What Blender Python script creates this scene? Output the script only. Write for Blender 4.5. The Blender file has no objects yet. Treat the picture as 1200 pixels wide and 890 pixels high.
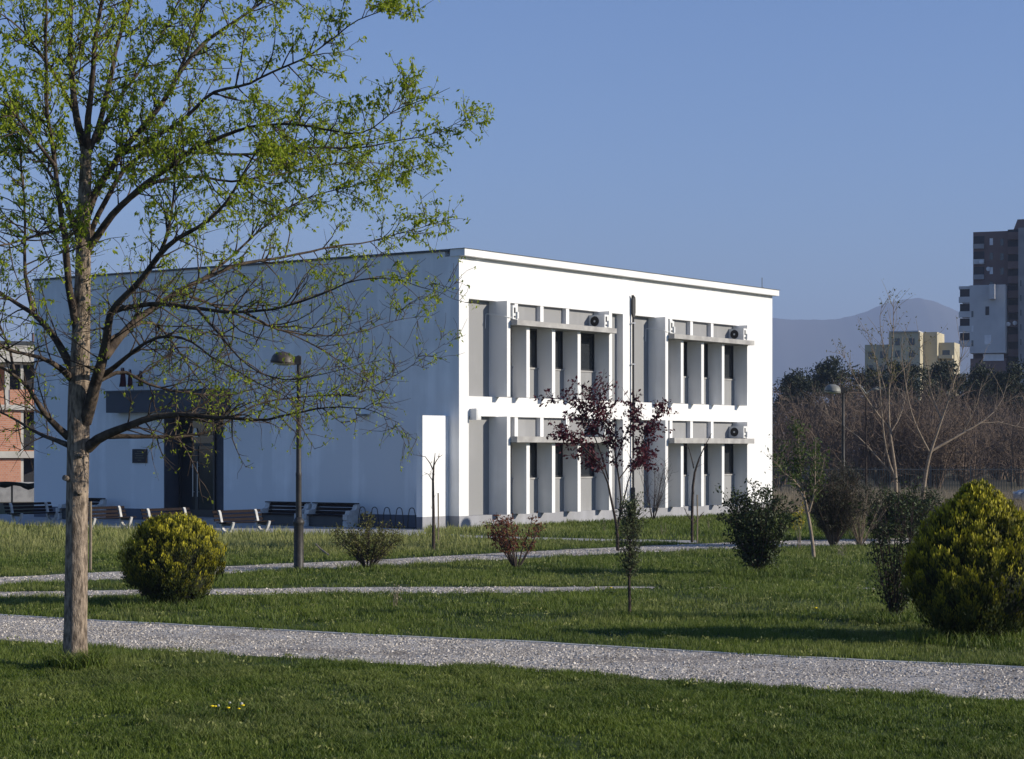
import bpy, math, random
import numpy as np
from mathutils import Vector

sc = bpy.context.scene
COL = sc.collection
R = math.radians
F, H, CX, HV = 2391.0, 2.8, 600.0, 528.0        # focal length in photo pixels, eye height, centre, horizon

# ------------------------------------------------------------------ camera, sky, sun, exposure
cam = bpy.data.cameras.new('camera')
cam.sensor_width = 36.0
cam.lens = 36.0 * F / 1200.0
cam.shift_y = (HV - 445.0) / 1200.0
cam.clip_start, cam.clip_end = 0.5, 30000.0
cam_o = bpy.data.objects.new('camera', cam)
COL.objects.link(cam_o)
cam_o.location = (0, 0, H)
cam_o.rotation_euler = (R(90), 0, 0)
sc.camera = cam_o

SUN_EL = R(20.0)
sh = Vector((0.98, -0.20)).normalized()
to_sun = Vector((sh.x * math.cos(SUN_EL), sh.y * math.cos(SUN_EL), math.sin(SUN_EL)))
w = bpy.data.worlds.new('World')
sc.world = w
w.use_nodes = True
nt = w.node_tree
nt.nodes.clear()
sky = nt.nodes.new('ShaderNodeTexSky')
sky.sky_type = 'NISHITA'
sky.sun_disc = False
sky.sun_elevation = SUN_EL
sky.sun_rotation = math.atan2(sh.x, sh.y)
sky.altitude = 300
sky.air_density = 1.0
sky.dust_density = 0.2
sky.ozone_density = 6.0
bg = nt.nodes.new('ShaderNodeBackground')
bg.inputs['Strength'].default_value = 0.118
wo = nt.nodes.new('ShaderNodeOutputWorld')
tint = nt.nodes.new('ShaderNodeMix'); tint.data_type = 'RGBA'; tint.blend_type = 'MULTIPLY'
tint.inputs[0].default_value = 1.0
tint.inputs[7].default_value = (1.07, .97, 1.06, 1)
nt.links.new(sky.outputs[0], tint.inputs[6])
nt.links.new(tint.outputs[2], bg.inputs[0])
nt.links.new(bg.outputs[0], wo.inputs[0])
sun = bpy.data.lights.new('sun', 'SUN')
sun.energy = 5.0
sun.angle = R(0.5)
sun.color = (1.0, 0.92, 0.79)
sun_o = bpy.data.objects.new('sun', sun)
COL.objects.link(sun_o)
sun_o.rotation_euler = to_sun.to_track_quat('Z', 'Y').to_euler()
sc.view_settings.view_transform = 'Standard'
sc.view_settings.look = 'None'
sc.view_settings.exposure = 0.22
sc.view_settings.gamma = 1.0
sc.render.engine = 'CYCLES'
sc.cycles.max_bounces = 6
sc.cycles.transparent_max_bounces = 4
sc.cycles.volume_bounces = 0
sc.cycles.use_denoising = True

# ------------------------------------------------------------------ helpers
def G(u, v, z=0.0):
    Y = F * H / (v - HV)
    return np.array([(u - CX) / F * Y, Y, z])

def P(u, v, Y):
    return np.array([(u - CX) / F * Y, Y, H - (v - HV) / F * Y])

def nz(x, y, k=0):
    """cheap smooth noise in about -1..1"""
    s = 0
    for i, (a, b, c) in enumerate(((1.0, .37, 1.3), (-.61, 1.17, 4.1), (1.73, -1.11, 2.2), (.9, 2.3, .7), (-2.9, .8, 5.9))):
        s = s + np.sin(a * x + b * y + c + k * (i + 1.7)) / (1 + .35 * i)
    return s / 2.6

class MB:
    def __init__(self):
        self.v, self.f, self.n, self.r, self.t = [], [], 0, [], []
    def add(self, V, Fc, rnd=0.5, tip=0.0):
        V = np.asarray(V, float).reshape(-1, 3)
        Fc = np.asarray(Fc, int)
        self.f.append(Fc + self.n)
        self.v.append(V)
        self.r.append(np.broadcast_to(np.asarray(rnd, float), (len(V),)))
        self.t.append(np.broadcast_to(np.asarray(tip, float), (len(V),)))
        self.n += len(V)
    def box(self, lo, hi, fr=None):
        """axis box; fr maps (x,y,z) arrays to world"""
        x0, y0, z0 = lo
        x1, y1, z1 = hi
        V = np.array([[x0,y0,z0],[x1,y0,z0],[x1,y1,z0],[x0,y1,z0],[x0,y0,z1],[x1,y0,z1],[x1,y1,z1],[x0,y1,z1]], float)
        Fc = np.array([[0,3,2,1],[4,5,6,7],[0,1,5,4],[1,2,6,5],[2,3,7,6],[3,0,4,7]])
        if fr is not None:
            V = fr(V)
            a, b, c = V[1]-V[0], V[3]-V[0], V[4]-V[0]
            if np.dot(np.cross(a, b), c) < 0:
                Fc = Fc[:, ::-1]
        self.add(V, Fc)
    def tube(self, pts, rad, sides=6, cap=True, rnd=.5):
        pts = np.asarray(pts, float)
        n = len(pts)
        rad = np.broadcast_to(np.asarray(rad, float), (n,))
        tg = np.gradient(pts, axis=0)
        tg /= np.linalg.norm(tg, axis=1)[:, None] + 1e-9
        ref = np.array([0, 0, 1.0]) if abs(tg[:, 2]).mean() < .8 else np.array([1.0, 0, 0])
        a = np.cross(tg, ref); a /= np.linalg.norm(a, axis=1)[:, None] + 1e-9
        b = np.cross(tg, a)
        th = np.arange(sides) * 2 * np.pi / sides
        ring = a[:, None, :] * np.cos(th)[None, :, None] + b[:, None, :] * np.sin(th)[None, :, None]
        V = (pts[:, None, :] + ring * rad[:, None, None]).reshape(-1, 3)
        i = np.arange(n - 1)[:, None] * sides
        j = np.arange(sides)[None, :]
        j2 = (j + 1) % sides
        Fc = np.stack([i + j, i + j2, i + sides + j2, i + sides + j], -1).reshape(-1, 4)[:, ::-1]
        self.add(V, Fc, rnd)
        if cap:
            for e, c in ((0, pts[0]), (n - 1, pts[-1])):
                base = self.n
                self.add(np.vstack([V[e*sides:(e+1)*sides], c]), [[k, (k+1) % sides, sides] for k in range(sides)], rnd)
    def lathe(self, prof, c, sides=16, fr=None):
        prof = np.asarray(prof, float)
        th = np.arange(sides) * 2 * np.pi / sides
        V = np.stack([prof[:, None, 0] * np.cos(th), prof[:, None, 0] * np.sin(th), np.broadcast_to(prof[:, None, 1], (len(prof), sides))], -1).reshape(-1, 3)
        if fr is not None:
            V = fr(V)
        V = V + np.asarray(c)
        i = np.arange(len(prof) - 1)[:, None] * sides
        j = np.arange(sides)[None, :]
        j2 = (j + 1) % sides
        self.add(V, np.stack([i + j, i + j2, i + sides + j2, i + sides + j], -1).reshape(-1, 4))
    def prism(self, prof, x0, x1):
        """polygon prof in (y,z), extruded along x"""
        prof = np.asarray(prof, float)
        n = len(prof)
        V = np.vstack([np.column_stack([np.full(n, x0), prof]), np.column_stack([np.full(n, x1), prof])])
        self.add(V, [[k, (k+1) % n, n + (k+1) % n, n + k] for k in range(n)])
        b = self.n - 2 * n
        self.f.append(np.array([[b + k for k in range(n)][::-1]]))
        self.f.append(np.array([[b + n + k for k in range(n)]]))
    def build(self, name, mat, parent=None, smooth=False, local=False):
        V = np.vstack(self.v)
        if parent is not None and not local:
            p = parent
            while p is not None:
                V = V - np.array(p.location)
                p = p.parent
        me = bpy.data.meshes.new(name)
        me.vertices.add(len(V))
        me.vertices.foreach_set('co', V.astype(np.float32).ravel())
        tot = np.concatenate([np.full(len(f), f.shape[1], np.int32) for f in self.f])
        loops = np.concatenate([f.ravel() for f in self.f]).astype(np.int32)
        me.loops.add(len(loops))
        me.loops.foreach_set('vertex_index', loops)
        me.polygons.add(len(tot))
        me.polygons.foreach_set('loop_start', np.concatenate([[0], np.cumsum(tot)[:-1]]).astype(np.int32))
        me.polygons.foreach_set('loop_total', tot)
        me.polygons.foreach_set('use_smooth', np.full(len(tot), smooth, bool))
        for nm, arr in (('rnd', self.r), ('tip', self.t)):
            at = me.attributes.new(nm, 'FLOAT', 'POINT')
            at.data.foreach_set('value', np.concatenate(arr).astype(np.float32))
        me.materials.append(mat)
        me.update(calc_edges=True)
        o = bpy.data.objects.new(name, me)
        COL.objects.link(o)
        if parent is not None:
            o.parent = parent
        return o

def tag(o, label=None, cat=None, group=None, kind=None):
    if label: o['label'] = label
    if cat: o['category'] = cat
    if group: o['group'] = group
    if kind: o['kind'] = kind
    return o

def thing(name, label, cat, loc=(0, 0, 0), group=None, rz=0):
    o = bpy.data.objects.new(name, None)
    o.empty_display_size = .3
    COL.objects.link(o)
    o.location = [float(x) for x in loc]
    o.rotation_euler = (0, 0, rz)
    return tag(o, label, cat, group)

def copy_tree(o, parent=None):
    c = o.copy()
    COL.objects.link(c)
    c.parent = parent
    for ch in list(o.children):
        copy_tree(ch, c)
    return c

# ------------------------------------------------------------------ materials
def mat_base(name):
    m = bpy.data.materials.new(name)
    m.use_nodes = True
    n = m.node_tree
    b = n.nodes['Principled BSDF']
    return m, n, b

def nmat(name, c1, c2=None, scale=3.0, rough=.8, bump=0.0, bscale=40.0, spec=.3, metal=0.0, detail=5, stretch=None, lo=.35, hi=.65):
    m, n, b = mat_base(name)
    b.inputs['Roughness'].default_value = rough
    b.inputs['Specular IOR Level'].default_value = spec
    b.inputs['Metallic'].default_value = metal
    tc = n.nodes.new('ShaderNodeTexCoord')
    src = tc.outputs['Object']
    if stretch:
        mp = n.nodes.new('ShaderNodeMapping')
        mp.inputs['Scale'].default_value = stretch
        n.links.new(src, mp.inputs[0])
        src = mp.outputs[0]
    c2 = c2 or tuple(x * .85 for x in c1)
    t = n.nodes.new('ShaderNodeTexNoise')
    t.inputs['Scale'].default_value = scale
    t.inputs['Detail'].default_value = detail
    n.links.new(src, t.inputs['Vector'])
    r = n.nodes.new('ShaderNodeValToRGB')
    r.color_ramp.elements[0].position = lo
    r.color_ramp.elements[1].position = hi
    r.color_ramp.elements[0].color = (*c1, 1)
    r.color_ramp.elements[1].color = (*c2, 1)
    n.links.new(t.outputs[0], r.inputs[0])
    n.links.new(r.outputs[0], b.inputs['Base Color'])
    if bump:
        t2 = n.nodes.new('ShaderNodeTexNoise')
        t2.inputs['Scale'].default_value = bscale
        t2.inputs['Detail'].default_value = 6
        n.links.new(src, t2.inputs['Vector'])
        bp = n.nodes.new('ShaderNodeBump')
        bp.inputs['Strength'].default_value = bump
        bp.inputs['Distance'].default_value = .02
        n.links.new(t2.outputs[0], bp.inputs['Height'])
        n.links.new(bp.outputs[0], b.inputs['Normal'])
    return m

def leafmat(name, c1, c2, c3=None, trans=.35, rough=.55, spec=.25):
    """c1..c2 by the leaf's own tint, c3 the colour of the growing tip"""
    m, n, b = mat_base(name)
    b.inputs['Roughness'].default_value = rough
    b.inputs['Specular IOR Level'].default_value = spec
    a = n.nodes.new('ShaderNodeAttribute'); a.attribute_name = 'rnd'
    mx = n.nodes.new('ShaderNodeMix'); mx.data_type = 'RGBA'
    mx.inputs[6].default_value = (*c1, 1); mx.inputs[7].default_value = (*c2, 1)
    n.links.new(a.outputs['Fac'], mx.inputs[0])
    out = mx.outputs[2]
    if c3:
        a2 = n.nodes.new('ShaderNodeAttribute'); a2.attribute_name = 'tip'
        m2 = n.nodes.new('ShaderNodeMix'); m2.data_type = 'RGBA'
        n.links.new(a2.outputs['Fac'], m2.inputs[0])
        n.links.new(out, m2.inputs[6])
        m2.inputs[7].default_value = (*c3, 1)
        out = m2.outputs[2]
    n.links.new(out, b.inputs['Base Color'])
    tr = n.nodes.new('ShaderNodeBsdfTranslucent')
    n.links.new(out, tr.inputs[0])
    ms = n.nodes.new('ShaderNodeMixShader')
    ms.inputs[0].default_value = trans
    n.links.new(b.outputs[0], ms.inputs[1])
    n.links.new(tr.outputs[0], ms.inputs[2])
    n.links.new(ms.outputs[0], n.nodes['Material Output'].inputs[0])
    return m

def plaster(name, c, stain=.06):
    """painted render: fine grain plus faint vertical rain streaks and patches"""
    m, n, b = mat_base(name)
    b.inputs['Roughness'].default_value = .85
    b.inputs['Specular IOR Level'].default_value = .2
    tc = n.nodes.new('ShaderNodeTexCoord')
    mp = n.nodes.new('ShaderNodeMapping')
    mp.inputs['Scale'].default_value = (1.6, 1.6, .12)
    n.links.new(tc.outputs['Object'], mp.inputs[0])
    t = n.nodes.new('ShaderNodeTexNoise'); t.inputs['Scale'].default_value = 1.2; t.inputs['Detail'].default_value = 7
    n.links.new(mp.outputs[0], t.inputs['Vector'])
    t1 = n.nodes.new('ShaderNodeTexNoise'); t1.inputs['Scale'].default_value = .5; t1.inputs['Detail'].default_value = 6
    n.links.new(tc.outputs['Object'], t1.inputs['Vector'])
    ad = n.nodes.new('ShaderNodeMath'); ad.operation = 'ADD'
    n.links.new(t.outputs[0], ad.inputs[0]); n.links.new(t1.outputs[0], ad.inputs[1])
    r = n.nodes.new('ShaderNodeValToRGB')
    r.color_ramp.elements[0].position = .7; r.color_ramp.elements[1].position = 1.25
    r.color_ramp.elements[0].color = (*c, 1)
    r.color_ramp.elements[1].color = (*[x * (1 - stain * 2) for x in c], 1)
    n.links.new(ad.outputs[0], r.inputs[0])
    n.links.new(r.outputs[0], b.inputs['Base Color'])
    t2 = n.nodes.new('ShaderNodeTexNoise'); t2.inputs['Scale'].default_value = 22; t2.inputs['Detail'].default_value = 8
    n.links.new(tc.outputs['Object'], t2.inputs['Vector'])
    bp = n.nodes.new('ShaderNodeBump'); bp.inputs['Strength'].default_value = .25; bp.inputs['Distance'].default_value = .01
    n.links.new(t2.outputs[0], bp.inputs['Height']); n.links.new(bp.outputs[0], b.inputs['Normal'])
    return m

def brick(name, c1, c2, cm, scale=1.0):
    m, n, b = mat_base(name)
    b.inputs['Roughness'].default_value = .9
    tc = n.nodes.new('ShaderNodeTexCoord')
    sp = n.nodes.new('ShaderNodeSeparateXYZ')
    n.links.new(tc.outputs['Object'], sp.inputs[0])
    ad = n.nodes.new('ShaderNodeMath'); ad.operation = 'ADD'
    n.links.new(sp.outputs[0], ad.inputs[0]); n.links.new(sp.outputs[1], ad.inputs[1])
    cb = n.nodes.new('ShaderNodeCombineXYZ')
    n.links.new(ad.outputs[0], cb.inputs[0]); n.links.new(sp.outputs[2], cb.inputs[1])
    t = n.nodes.new('ShaderNodeTexBrick')
    t.inputs['Color1'].default_value = (*c1, 1); t.inputs['Color2'].default_value = (*c2, 1); t.inputs['Mortar'].default_value = (*cm, 1)
    t.inputs['Scale'].default_value = scale
    t.inputs['Brick Width'].default_value = .5; t.inputs['Row Height'].default_value = .24; t.inputs['Mortar Size'].default_value = .02
    n.links.new(cb.outputs[0], t.inputs['Vector'])
    n.links.new(t.outputs[0], b.inputs['Base Color'])
    return m

M = {}
M['white'] = plaster('white_render', (.85, .845, .83), .09)
M['plinth'] = plaster('grey_plinth_paint', (.34, .34, .36), .1)
M['plinth_dark'] = plaster('dark_plinth', (.13, .14, .17), .1)
M['panel'] = plaster('grey_panel_render', (.30, .30, .30), .08)
M['conc'] = nmat('concrete', (.40, .39, .37), (.28, .27, .26), 2.5, .9, .3, 30)
M['conc_pale'] = nmat('pale_cast_concrete', (.55, .54, .51), (.40, .39, .37), 6, .9, .3, 40)
M['flash'] = nmat('dark_metal_flashing', (.05, .055, .06), None, 3, .5, 0, 1, .4)
M['canopy'] = nmat('slate_grey_cladding', (.060, .066, .080), (.045, .050, .062), 1.2, .6)
M['jamb'] = nmat('charcoal_render', (.07, .075, .09), None, 3, .8)
M['frame'] = nmat('dark_window_frame', (.025, .027, .03), None, 3, .4, 0, 1, .4)
M['glass'] = nmat('dark_window_glass', (.02, .023, .027), (.03, .033, .036), .6, .06, 0, 1, .5)
M['white_metal'] = nmat('white_enamel', (.72, .72, .70), (.62, .62, .60), 5, .45, 0, 1, .4)
M['black'] = nmat('black_plastic', (.012, .012, .014), None, 5, .5)
M['steel'] = nmat('brushed_steel', (.55, .56, .58), None, 8, .35, 0, 1, .5, .8)
M['lamp_metal'] = nmat('weathered_dark_lamp_paint', (.022, .020, .019), (.042, .038, .033), 9, .5, .15, 60, .3)
M['lamp_grey'] = nmat('grey_lamp_shade', (.22, .22, .20), (.16, .16, .14), 6, .5)
M['lamp_glass'] = nmat('opal_lamp_glass', (.6, .6, .55), None, 5, .3)
M['slat'] = nmat('dark_brown_slats', (.010, .006, .006), (.017, .011, .009), 8, .8, .2, 50, .12, 0, 5, (1, 1, 6))
M['flag'] = nmat('dark_red_cloth', (.07, .012, .016), (.035, .008, .014), 4, .9)
M['wood'] = nmat('weathered_stake_wood', (.25, .20, .14), (.16, .13, .09), 12, .85, .3, 40, .2, 0, 5, (6, 6, 1))
M['bark'] = nmat('grey_brown_bark', (.33, .26, .195), (.10, .078, .06), 11, .95, 1.0, 30, .1, 0, 10, (2.2, 2.2, .7), .36, .64)
M['bark_branch'] = nmat('dark_branch_bark', (.105, .080, .060), (.040, .031, .026), 8, .95, .8, 24, .1)
M['bark_dark'] = nmat('dark_bark', (.07, .055, .045), (.04, .03, .026), 9, .95, .6, 30, .1)
M['bark_pale'] = nmat('pale_young_bark', (.30, .24, .18), (.18, .14, .10), 9, .9, .4, 30, .1)
M['twig_brown'] = nmat('brown_winter_twigs', (.175, .125, .088), (.09, .066, .05), .25, .95)
M['gravel'] = None
M['leaf_big'] = leafmat('young_lime_leaves', (.19, .27, .014), (.38, .43, .03), trans=.55)
M['leaf_maple'] = leafmat('purple_maple_leaves', (.05, .011, .018), (.115, .02, .03), trans=.35)
M['leaf_red'] = leafmat('reddish_bush_leaves', (.13, .03, .025), (.20, .085, .035), trans=.35)
M['leaf_dark'] = leafmat('dark_evergreen_leaves', (.022, .034, .012), (.055, .075, .022), trans=.2, rough=.5, spec=.2)
M['leaf_mid'] = leafmat('fresh_green_leaves', (.045, .075, .015), (.085, .12, .025), trans=.35)
M['leaf_olive'] = leafmat('olive_yellow_leaves', (.07, .075, .02), (.17, .16, .035), trans=.35)
M['leaf_broom'] = leafmat('olive_broom_twigs', (.03, .036, .016), (.05, .045, .024), trans=.1)
M['leaf_yellow'] = leafmat('yellow_spring_leaves', (.32, .26, .01), (.42, .34, .02), trans=.35)
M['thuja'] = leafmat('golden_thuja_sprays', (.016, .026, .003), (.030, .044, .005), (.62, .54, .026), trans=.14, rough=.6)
M['thuja_core'] = nmat('thuja_dark_core', (.014, .016, .006), None, 6, .95)
M['pine'] = leafmat('dark_far_evergreen_foliage', (.018, .026, .012), (.035, .045, .018), trans=.1)
M['petal'] = nmat('dandelion_yellow', (.75, .55, .01), None, 5, .7)
M['petal_white'] = nmat('white_seed_heads', (.42, .42, .38), None, 5, .8)

def grass_mat():
    return leafmat('lawn_blades', (.042, .080, .008), (.125, .175, .019), (.42, .40, .15), trans=.38, rough=.55, spec=.25)
M['grass'] = grass_mat()
M['drygrass'] = leafmat('dry_straw_grass', (.20, .16, .11), (.28, .24, .16), trans=.3)

def ground_mat():
    m, n, b = mat_base('lawn_soil')
    b.inputs['Roughness'].default_value = .95
    b.inputs['Specular IOR Level'].default_value = .1
    tc = n.nodes.new('ShaderNodeTexCoord')
    t = n.nodes.new('ShaderNodeTexNoise'); t.inputs['Scale'].default_value = 1.3; t.inputs['Detail'].default_value = 10
    t2 = n.nodes.new('ShaderNodeTexNoise'); t2.inputs['Scale'].default_value = .05; t2.inputs['Detail'].default_value = 4
    for q in (t, t2): n.links.new(tc.outputs['Object'], q.inputs['Vector'])
    r = n.nodes.new('ShaderNodeValToRGB')
    e = r.color_ramp.elements
    e[0].position, e[0].color = .3, (.020, .034, .008, 1)
    e[1].position, e[1].color = .7, (.055, .078, .022, 1)
    n.links.new(t.outputs[0], r.inputs[0])
    # beyond the park the field is dry straw
    sp = n.nodes.new('ShaderNodeSeparateXYZ'); n.links.new(tc.outputs['Object'], sp.inputs[0])
    mr = n.nodes.new('ShaderNodeMapRange'); mr.inputs[1].default_value = 85; mr.inputs[2].default_value = 110
    n.links.new(sp.outputs[1], mr.inputs[0])
    mx = n.nodes.new('ShaderNodeMix'); mx.data_type = 'RGBA'
    n.links.new(mr.outputs[0], mx.inputs[0]); n.links.new(r.outputs[0], mx.inputs[6]); mx.inputs[7].default_value = (.11, .095, .06, 1)
    n.links.new(mx.outputs[2], b.inputs['Base Color'])
    bp = n.nodes.new('ShaderNodeBump'); bp.inputs['Strength'].default_value = .5; bp.inputs['Distance'].default_value = .05
    n.links.new(t.outputs[0], bp.inputs['Height']); n.links.new(bp.outputs[0], b.inputs['Normal'])
    return m

def gravel_mat():
    m, n, b = mat_base('pale_gravel')
    b.inputs['Roughness'].default_value = .95
    tc = n.nodes.new('ShaderNodeTexCoord')
    v = n.nodes.new('ShaderNodeTexVoronoi'); v.inputs['Scale'].default_value = 30
    n.links.new(tc.outputs['Object'], v.inputs['Vector'])
    r = n.nodes.new('ShaderNodeValToRGB')
    e = r.color_ramp.elements
    e[0].position, e[0].color = .1, (.20, .18, .155, 1)
    e[1].position, e[1].color = .8, (.56, .515, .46, 1)
    sp = n.nodes.new('ShaderNodeSeparateColor'); n.links.new(v.outputs['Color'], sp.inputs[0])
    n.links.new(sp.outputs[0], r.inputs[0])
    t = n.nodes.new('ShaderNodeTexNoise'); t.inputs['Scale'].default_value = .9; t.inputs['Detail'].default_value = 6
    n.links.new(tc.outputs['Object'], t.inputs['Vector'])
    mx = n.nodes.new('ShaderNodeMix'); mx.data_type = 'RGBA'; mx.blend_type = 'MULTIPLY'
    r2 = n.nodes.new('ShaderNodeValToRGB')
    r2.color_ramp.elements[0].position = .35; r2.color_ramp.elements[0].color = (.62, .58, .54, 1)
    r2.color_ramp.elements[1].position = .6; r2.color_ramp.elements[1].color = (1, 1, 1, 1)
    n.links.new(t.outputs[0], r2.inputs[0])
    mx.inputs[0].default_value = 1
    n.links.new(r.outputs[0], mx.inputs[6]); n.links.new(r2.outputs[0], mx.inputs[7])
    n.links.new(mx.outputs[2], b.inputs['Base Color'])
    bp = n.nodes.new('ShaderNodeBump'); bp.inputs['Strength'].default_value = .8; bp.inputs['Distance'].default_value = .015
    bp.invert = True
    n.links.new(v.outputs['Distance'], bp.inputs['Height']); n.links.new(bp.outputs[0], b.inputs['Normal'])
    return m
M['ground'] = ground_mat()
M['gravel'] = gravel_mat()
M['pebble'] = leafmat('loose_pebbles', (.16, .14, .115), (.60, .545, .475), trans=0, rough=.9)
M['mountain'] = nmat('mountain_slopes', (.07, .075, .05), (.12, .11, .09), .002, .95, 0, 1, .1)

# ------------------------------------------------------------------ setting: ground and paths
mb = MB()
xs = np.array([-19000, -3000, -800, -200, -80, -30, 0, 30, 80, 200, 800, 3000, 19000.])
ys = np.array([-19000, -3000, -400, -50, 0, 20, 40, 60, 90, 140, 400, 1500, 5000, 24000.])
gx, gy = np.meshgrid(xs, ys)
V = np.stack([gx, gy, gx * 0], -1).reshape(-1, 3)
nx = len(xs)
Fc = [[j*nx+i, j*nx+i+1, (j+1)*nx+i+1, (j+1)*nx+i] for j in range(len(ys)-1) for i in range(nx-1)]
mb.add(V, Fc)
tag(mb.build('ground', M['ground']), kind='structure')

# edges of the paths (photo pixels): u, v of far edge, v of near edge
PATH1 = np.array([(-700, 688, 705), (-300, 704.5, 727), (0, 721.5, 750), (150, 730, 761), (300, 738, 769), (450, 746, 778), (630, 753.5, 787.5), (750, 761, 796), (930, 771, 807), (1200, 783, 822), (1600, 797, 842), (2300, 820, 870)], float)
PATH2 = np.array([(-700, 704, 720), (-300, 690, 701), (0, 677, 685.5), (150, 669.5, 678), (330, 661, 669.5), (450, 656, 664), (600, 647.5, 655.5), (760, 640, 647.5), (900, 634.5, 642), (1100, 630, 637), (1600, 624, 630)], float)
PATH3 = np.array([(-700, 703, 708), (-300, 699, 704), (0, 694.5, 700), (130, 692, 698), (300, 690, 697), (450, 688.5, 695.5), (600, 688, 695), (680, 688, 693), (740, 688, 690.5), (775, 688.4, 689)], float)
PAVE = np.array([(-300, 603, 611), (0, 603, 615), (100, 603, 619), (200, 603, 623), (300, 603, 626), (400, 604, 627.5), (485, 606, 628.5), (500, 626, 629), (600, 629.5, 632), (700, 632, 634.5), (820, 634, 637)], float)

def path_sheet(name, tab, mat, z, wob):
    mb = MB()
    us = np.arange(tab[0, 0], tab[-1, 0] + 1, 9.0)
    a = np.interp(us, tab[:, 0], tab[:, 1]); b = np.interp(us, tab[:, 0], tab[:, 2])
    A = np.array([G(u, v, z) for u, v in zip(us, a)]); B = np.array([G(u, v, z) for u, v in zip(us, b)])
    A[:, 1] += wob * nz(A[:, 0] * 3, A[:, 0] * .7); B[:, 1] += wob * nz(B[:, 0] * 3.3, B[:, 0] * .9, 2)
    V = np.empty((2 * len(us), 3)); V[0::2] = A; V[1::2] = B
    i = np.arange(len(us) - 1) * 2
    mb.add(V, np.stack([i + 1, i + 3, i + 2, i], -1))
    tag(mb.build(name, mat), kind='structure')
    return A, B
A1, B1 = path_sheet('gravel_path', PATH1, M['gravel'], .004, .05)
path_sheet('gravel_path', PATH2, M['gravel'], .004, .10)
path_sheet('gravel_path', PATH3, M['gravel'], .005, .22)
path_sheet('pavement', PAVE, M['conc'], .008, 0)
# low edging along the far side of the front path
mb = MB()
A1e = A1[A1[:, 1] < 60]
n = len(A1e)
off = A1e + np.array([0, .05, 0])
prof = [(0, -.02), (0, .010), (.06, .016), (.06, -.02)]
V = np.concatenate([A1e + np.array([0, .03 + p[0], p[1] - .004]) for p in prof])
Fc = [[j*n+i, ((j+1) % 4)*n+i, ((j+1) % 4)*n+i+1, j*n+i+1] for j in range(4) for i in range(n-1)]
mb.add(V, Fc)
tag(mb.build('kerb', M['conc_pale']), kind='structure')

# ------------------------------------------------------------------ white two-storey building
S = H / 2.2
P0 = np.array([-1.483, 57.17])
AX = np.array([.582, .813]); NX = np.array([.813, -.582])
def loc(V):
    V = np.asarray(V, float).reshape(-1, 3)
    xy = (P0 + V[:, 0:1] * AX + V[:, 1:2] * NX) * S
    return np.column_stack([xy, V[:, 2] * S])
def lp(t, d, z): return loc([[t, d, z]])[0]

bld = thing('office_building', 'white two storey building with vertical fins on its sunlit side and a dark entrance canopy', 'building', lp(0, 0, 0))
LT, LD = 18.35, 17.6
ZB, Z1, Z2, Z3, ZT = .355, 3.17, 3.73, 6.48, 7.65
REC = [(.454, 8.54), (9.15, 15.95)]
wall = MB()
def wb(lo, hi): wall.box(lo, hi, loc)
edges = [0, .454, 8.54, 9.15, 15.95, LT]
for i in range(5):
    a, b = edges[i], edges[i+1]
    if i % 2 == 0:
        wb((a, -.5, ZB), (b, 0, ZT))
    else:
        wb((a, -.5, Z3), (b, 0, ZT))
        wb((a, -.5, Z1), (b, 0, Z2))
SD0, SD1, ZD = 9.03, 11.59, 3.36          # door recess along the shaded side
wb((0, -SD0, ZB), (.4, -.5, 7.80))
wb((0, -LD, ZB), (.4, -SD1, 7.80))
wb((0, -SD1, ZD), (.4, -SD0, 7.80))
wb((.4, -LD, 0), (LT, -LD + .4, 7.6))
wb((LT - .4, -LD + .4, 0), (LT, -.5, 7.6))
wb((0, -.56 - .01, ZB), (-1.2, -.36, 3.17))        # wing wall beside the corner
wall.build('wall', M['white'], bld)
m_ = MB()
m_.box((0, -.5, 0), (LT, .004, ZB), loc)
m_.box((-1.203, -.363, 0), (0, -.357, ZB - .002), loc)
m_.build('plinth', M['plinth'], bld)
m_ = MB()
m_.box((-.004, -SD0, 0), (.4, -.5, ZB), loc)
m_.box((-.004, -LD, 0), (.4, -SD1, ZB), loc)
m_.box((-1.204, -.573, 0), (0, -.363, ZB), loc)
m_.build('plinth', M['plinth_dark'], bld)  # darker plinth on the entrance side and the wing wall
m_ = MB()
m_.box((.4, -LD + .4, 7.3), (LT - .4, -.5, 7.45), loc)
m_.build('roof', M['conc'], bld)
m_ = MB()
m_.box((-.03, -.3, ZT), (LT + .10, .22, 7.85), loc)
m_.build('cornice', M['white'], bld)
m_ = MB()
m_.box((-.05, -LD - .03, 7.80), (.35, -.3, 7.86), loc)
m_.build('roof_flashing', M['flash'], bld)
m_ = MB(); m_.box((-.06, -.3, 7.85), (LT + .13, .245, 7.862), loc); m_.build('roof_flashing', M['flash'], bld)

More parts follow.
